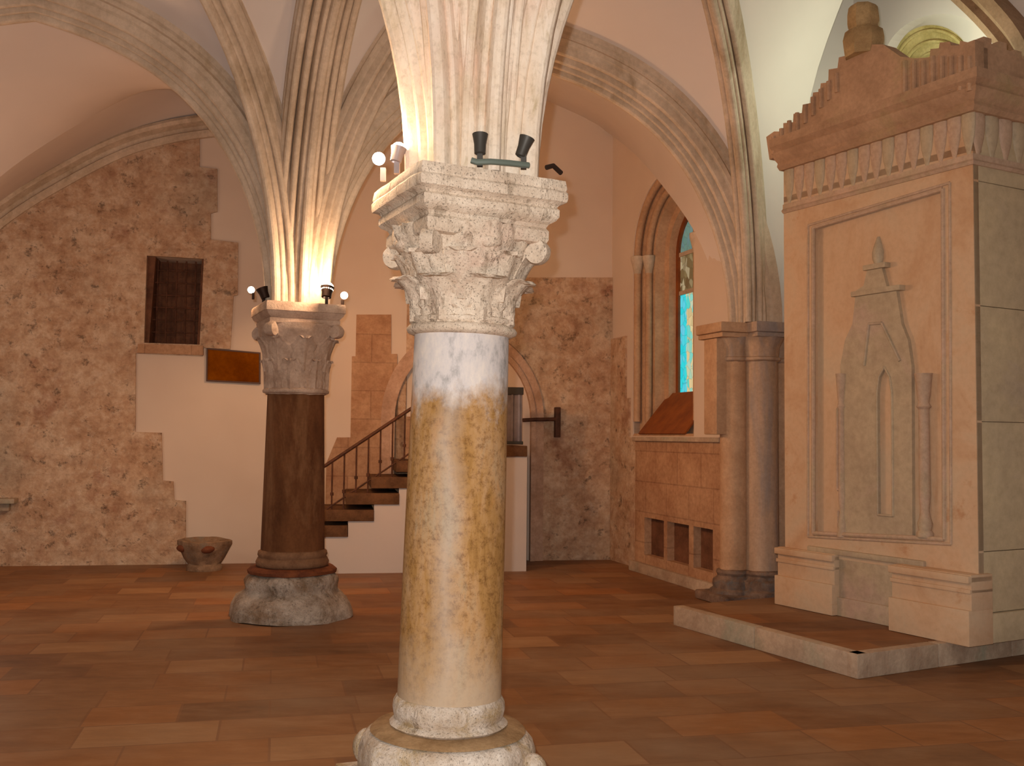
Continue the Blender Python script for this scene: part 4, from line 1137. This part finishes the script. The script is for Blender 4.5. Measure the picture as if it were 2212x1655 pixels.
# front column, dark pair on a conduit
Rm = Matrix.Rotation(ROT, 3, 'Z')
def fpos(x, y, z): return FC+Rm @ V((x, y, 0))+V((0, 0, z))
lamp('floodlight', 'small dark floodlight aimed straight up, left one on the front capital', at(1037, 312, 4.27), (0.0, 0.1, 1), M_DARKMETAL, None, 0.034, 0.09, False)
lamp('floodlight', 'small dark floodlight tilted right, on the right of the front capital', at(1131, 318, 4.33), (0.35, 0.0, 1), M_DARKMETAL, None, 0.034, 0.09, False)
bm = bmesh.new(); tube(bm, [at(1018, 346, 4.25), at(1030, 350, 4.25), at(1060, 349, 4.25), at(1100, 352, 4.29), at(1142, 357, 4.33)], 0.013, 8)
tag(mesh_from(bm, 'conduit', M_GREENPIPE), 'green grey conduit running along the top of the front capital', 'conduit')
bm = bmesh.new(); tube(bm, [at(1180, 362, 4.36), at(1195, 358, 4.38), at(1212, 374, 4.42)], 0.011, 8)
tag(mesh_from(bm, 'cable', M_IRON), 'dark cable end curling at the right corner of the front capital', 'cable')
lamp('spotlight', 'bright glowing bulb at the outer left corner of the front capital', at(828, 352, 4.66), (-0.6, -0.3, 0.5), M_GREYMETAL, M_BULBW, 0.034, 0.07, True, None, 0.030, False)
lamp('spotlight', 'glowing spotlight against the left rib of the front column', at(858, 335, 4.50), (0.2, 0.1, 1), M_GREYMETAL, M_BULBW, 0.036, 0.07, True, None, 0.032)
lamp('spotlight', 'blazing uplight on the right of the rear capital', at(706, 632, 8.72), (0.05, 0.3, 1), M_IRON, M_BULB, 0.06, 0.10, True, None, 0.055)
lamp('spotlight', 'small round glowing bulb at the far right corner of the rear capital', at(740, 643, 8.95), (0.6, 0, 0.8), M_IRON, M_BULBS, 0.05, 0.06, True, None, 0.034, False)
lamp('spotlight', 'small glowing bulb left of the rear capital', at(548, 628, 9.15), (-1, 0, 0.3), M_IRON, M_BULBS, 0.05, 0.06, True, None, 0.032, False)
lamp('floodlight', 'dark unlit floodlight on the left corner of the rear capital', at(570, 634, 9.0), (-0.4, 0, 1), M_IRON, None, 0.055, 0.10, False)

def plight(name, pos, power, col, r=0.05):
    l = bpy.data.lights.new(name, 'POINT'); l.energy = power; l.color = col; l.shadow_soft_size = r
    o = bpy.data.objects.new(name, l); o.location = pos; C.objects.link(o); return o
def spot(name, pos, target, power, col, ang=120, blend=0.8, r=0.04):
    l = bpy.data.lights.new(name, 'SPOT'); l.energy = power; l.color = col; l.shadow_soft_size = r
    l.spot_size = math.radians(ang); l.spot_blend = blend
    o = bpy.data.objects.new(name, l); o.location = pos
    o.rotation_euler = (V(target)-V(pos)).to_track_quat('-Z', 'Y').to_euler(); C.objects.link(o); return o
WARM = (1.0, 0.66, 0.40); WARM2 = (1.0, 0.74, 0.54)
plight('flash', (-0.06, 0.02, 1.69), 680, (1.0, 0.97, 0.94), 0.02)
p = at(705, 615, 8.72); plight('lamp_rear', (p.x, p.y-0.03, p.z+0.05), 28, WARM, 0.04)
p = at(852, 322, 4.50); plight('lamp_front', (p.x-0.03, p.y-0.02, p.z+0.04), 6, (1.0, 0.72, 0.45), 0.03)
# uplights standing on the hidden sides of the capitals
for c, dx, dy, w, cl in ((RC, 0.12, 0.55, 112, (1.0, 0.56, 0.28)), (RC, -0.55, 0.35, 38, (1.0, 0.52, 0.24)), (FC, 0.1, 0.62, 34, WARM), (FC, -0.60, 0.15, 26, WARM)):
    plight('uplight', (c.x+dx, c.y+dy, 2.95), w, cl, 0.06)
# unseen fill added in the left bay; lamp behind the canopy gable
plight('bay_fill', (-5.6, 9.8, 2.2), 35, WARM2, 0.3)
plight('canopy_lamp', (3.45, 9.0, 4.8), 34, (0.84, 1.0, 0.78), 0.12)

# ------------------------------------------------------------------ world: dim warm fill added, entering where the hall is left unmodelled
w = bpy.data.worlds.new('world'); bpy.context.scene.world = w; w.use_nodes = True
bg = w.node_tree.nodes['Background']; bg.inputs[0].default_value = (1.0, 0.84, 0.70, 1); bg.inputs[1].default_value = 0.23
sc = bpy.context.scene
sc.view_settings.view_transform = 'Standard'; sc.view_settings.look = 'None'
sc.view_settings.gamma = 1.0; sc.view_settings.exposure = 0.0; sc.view_settings.use_curve_mapping = False
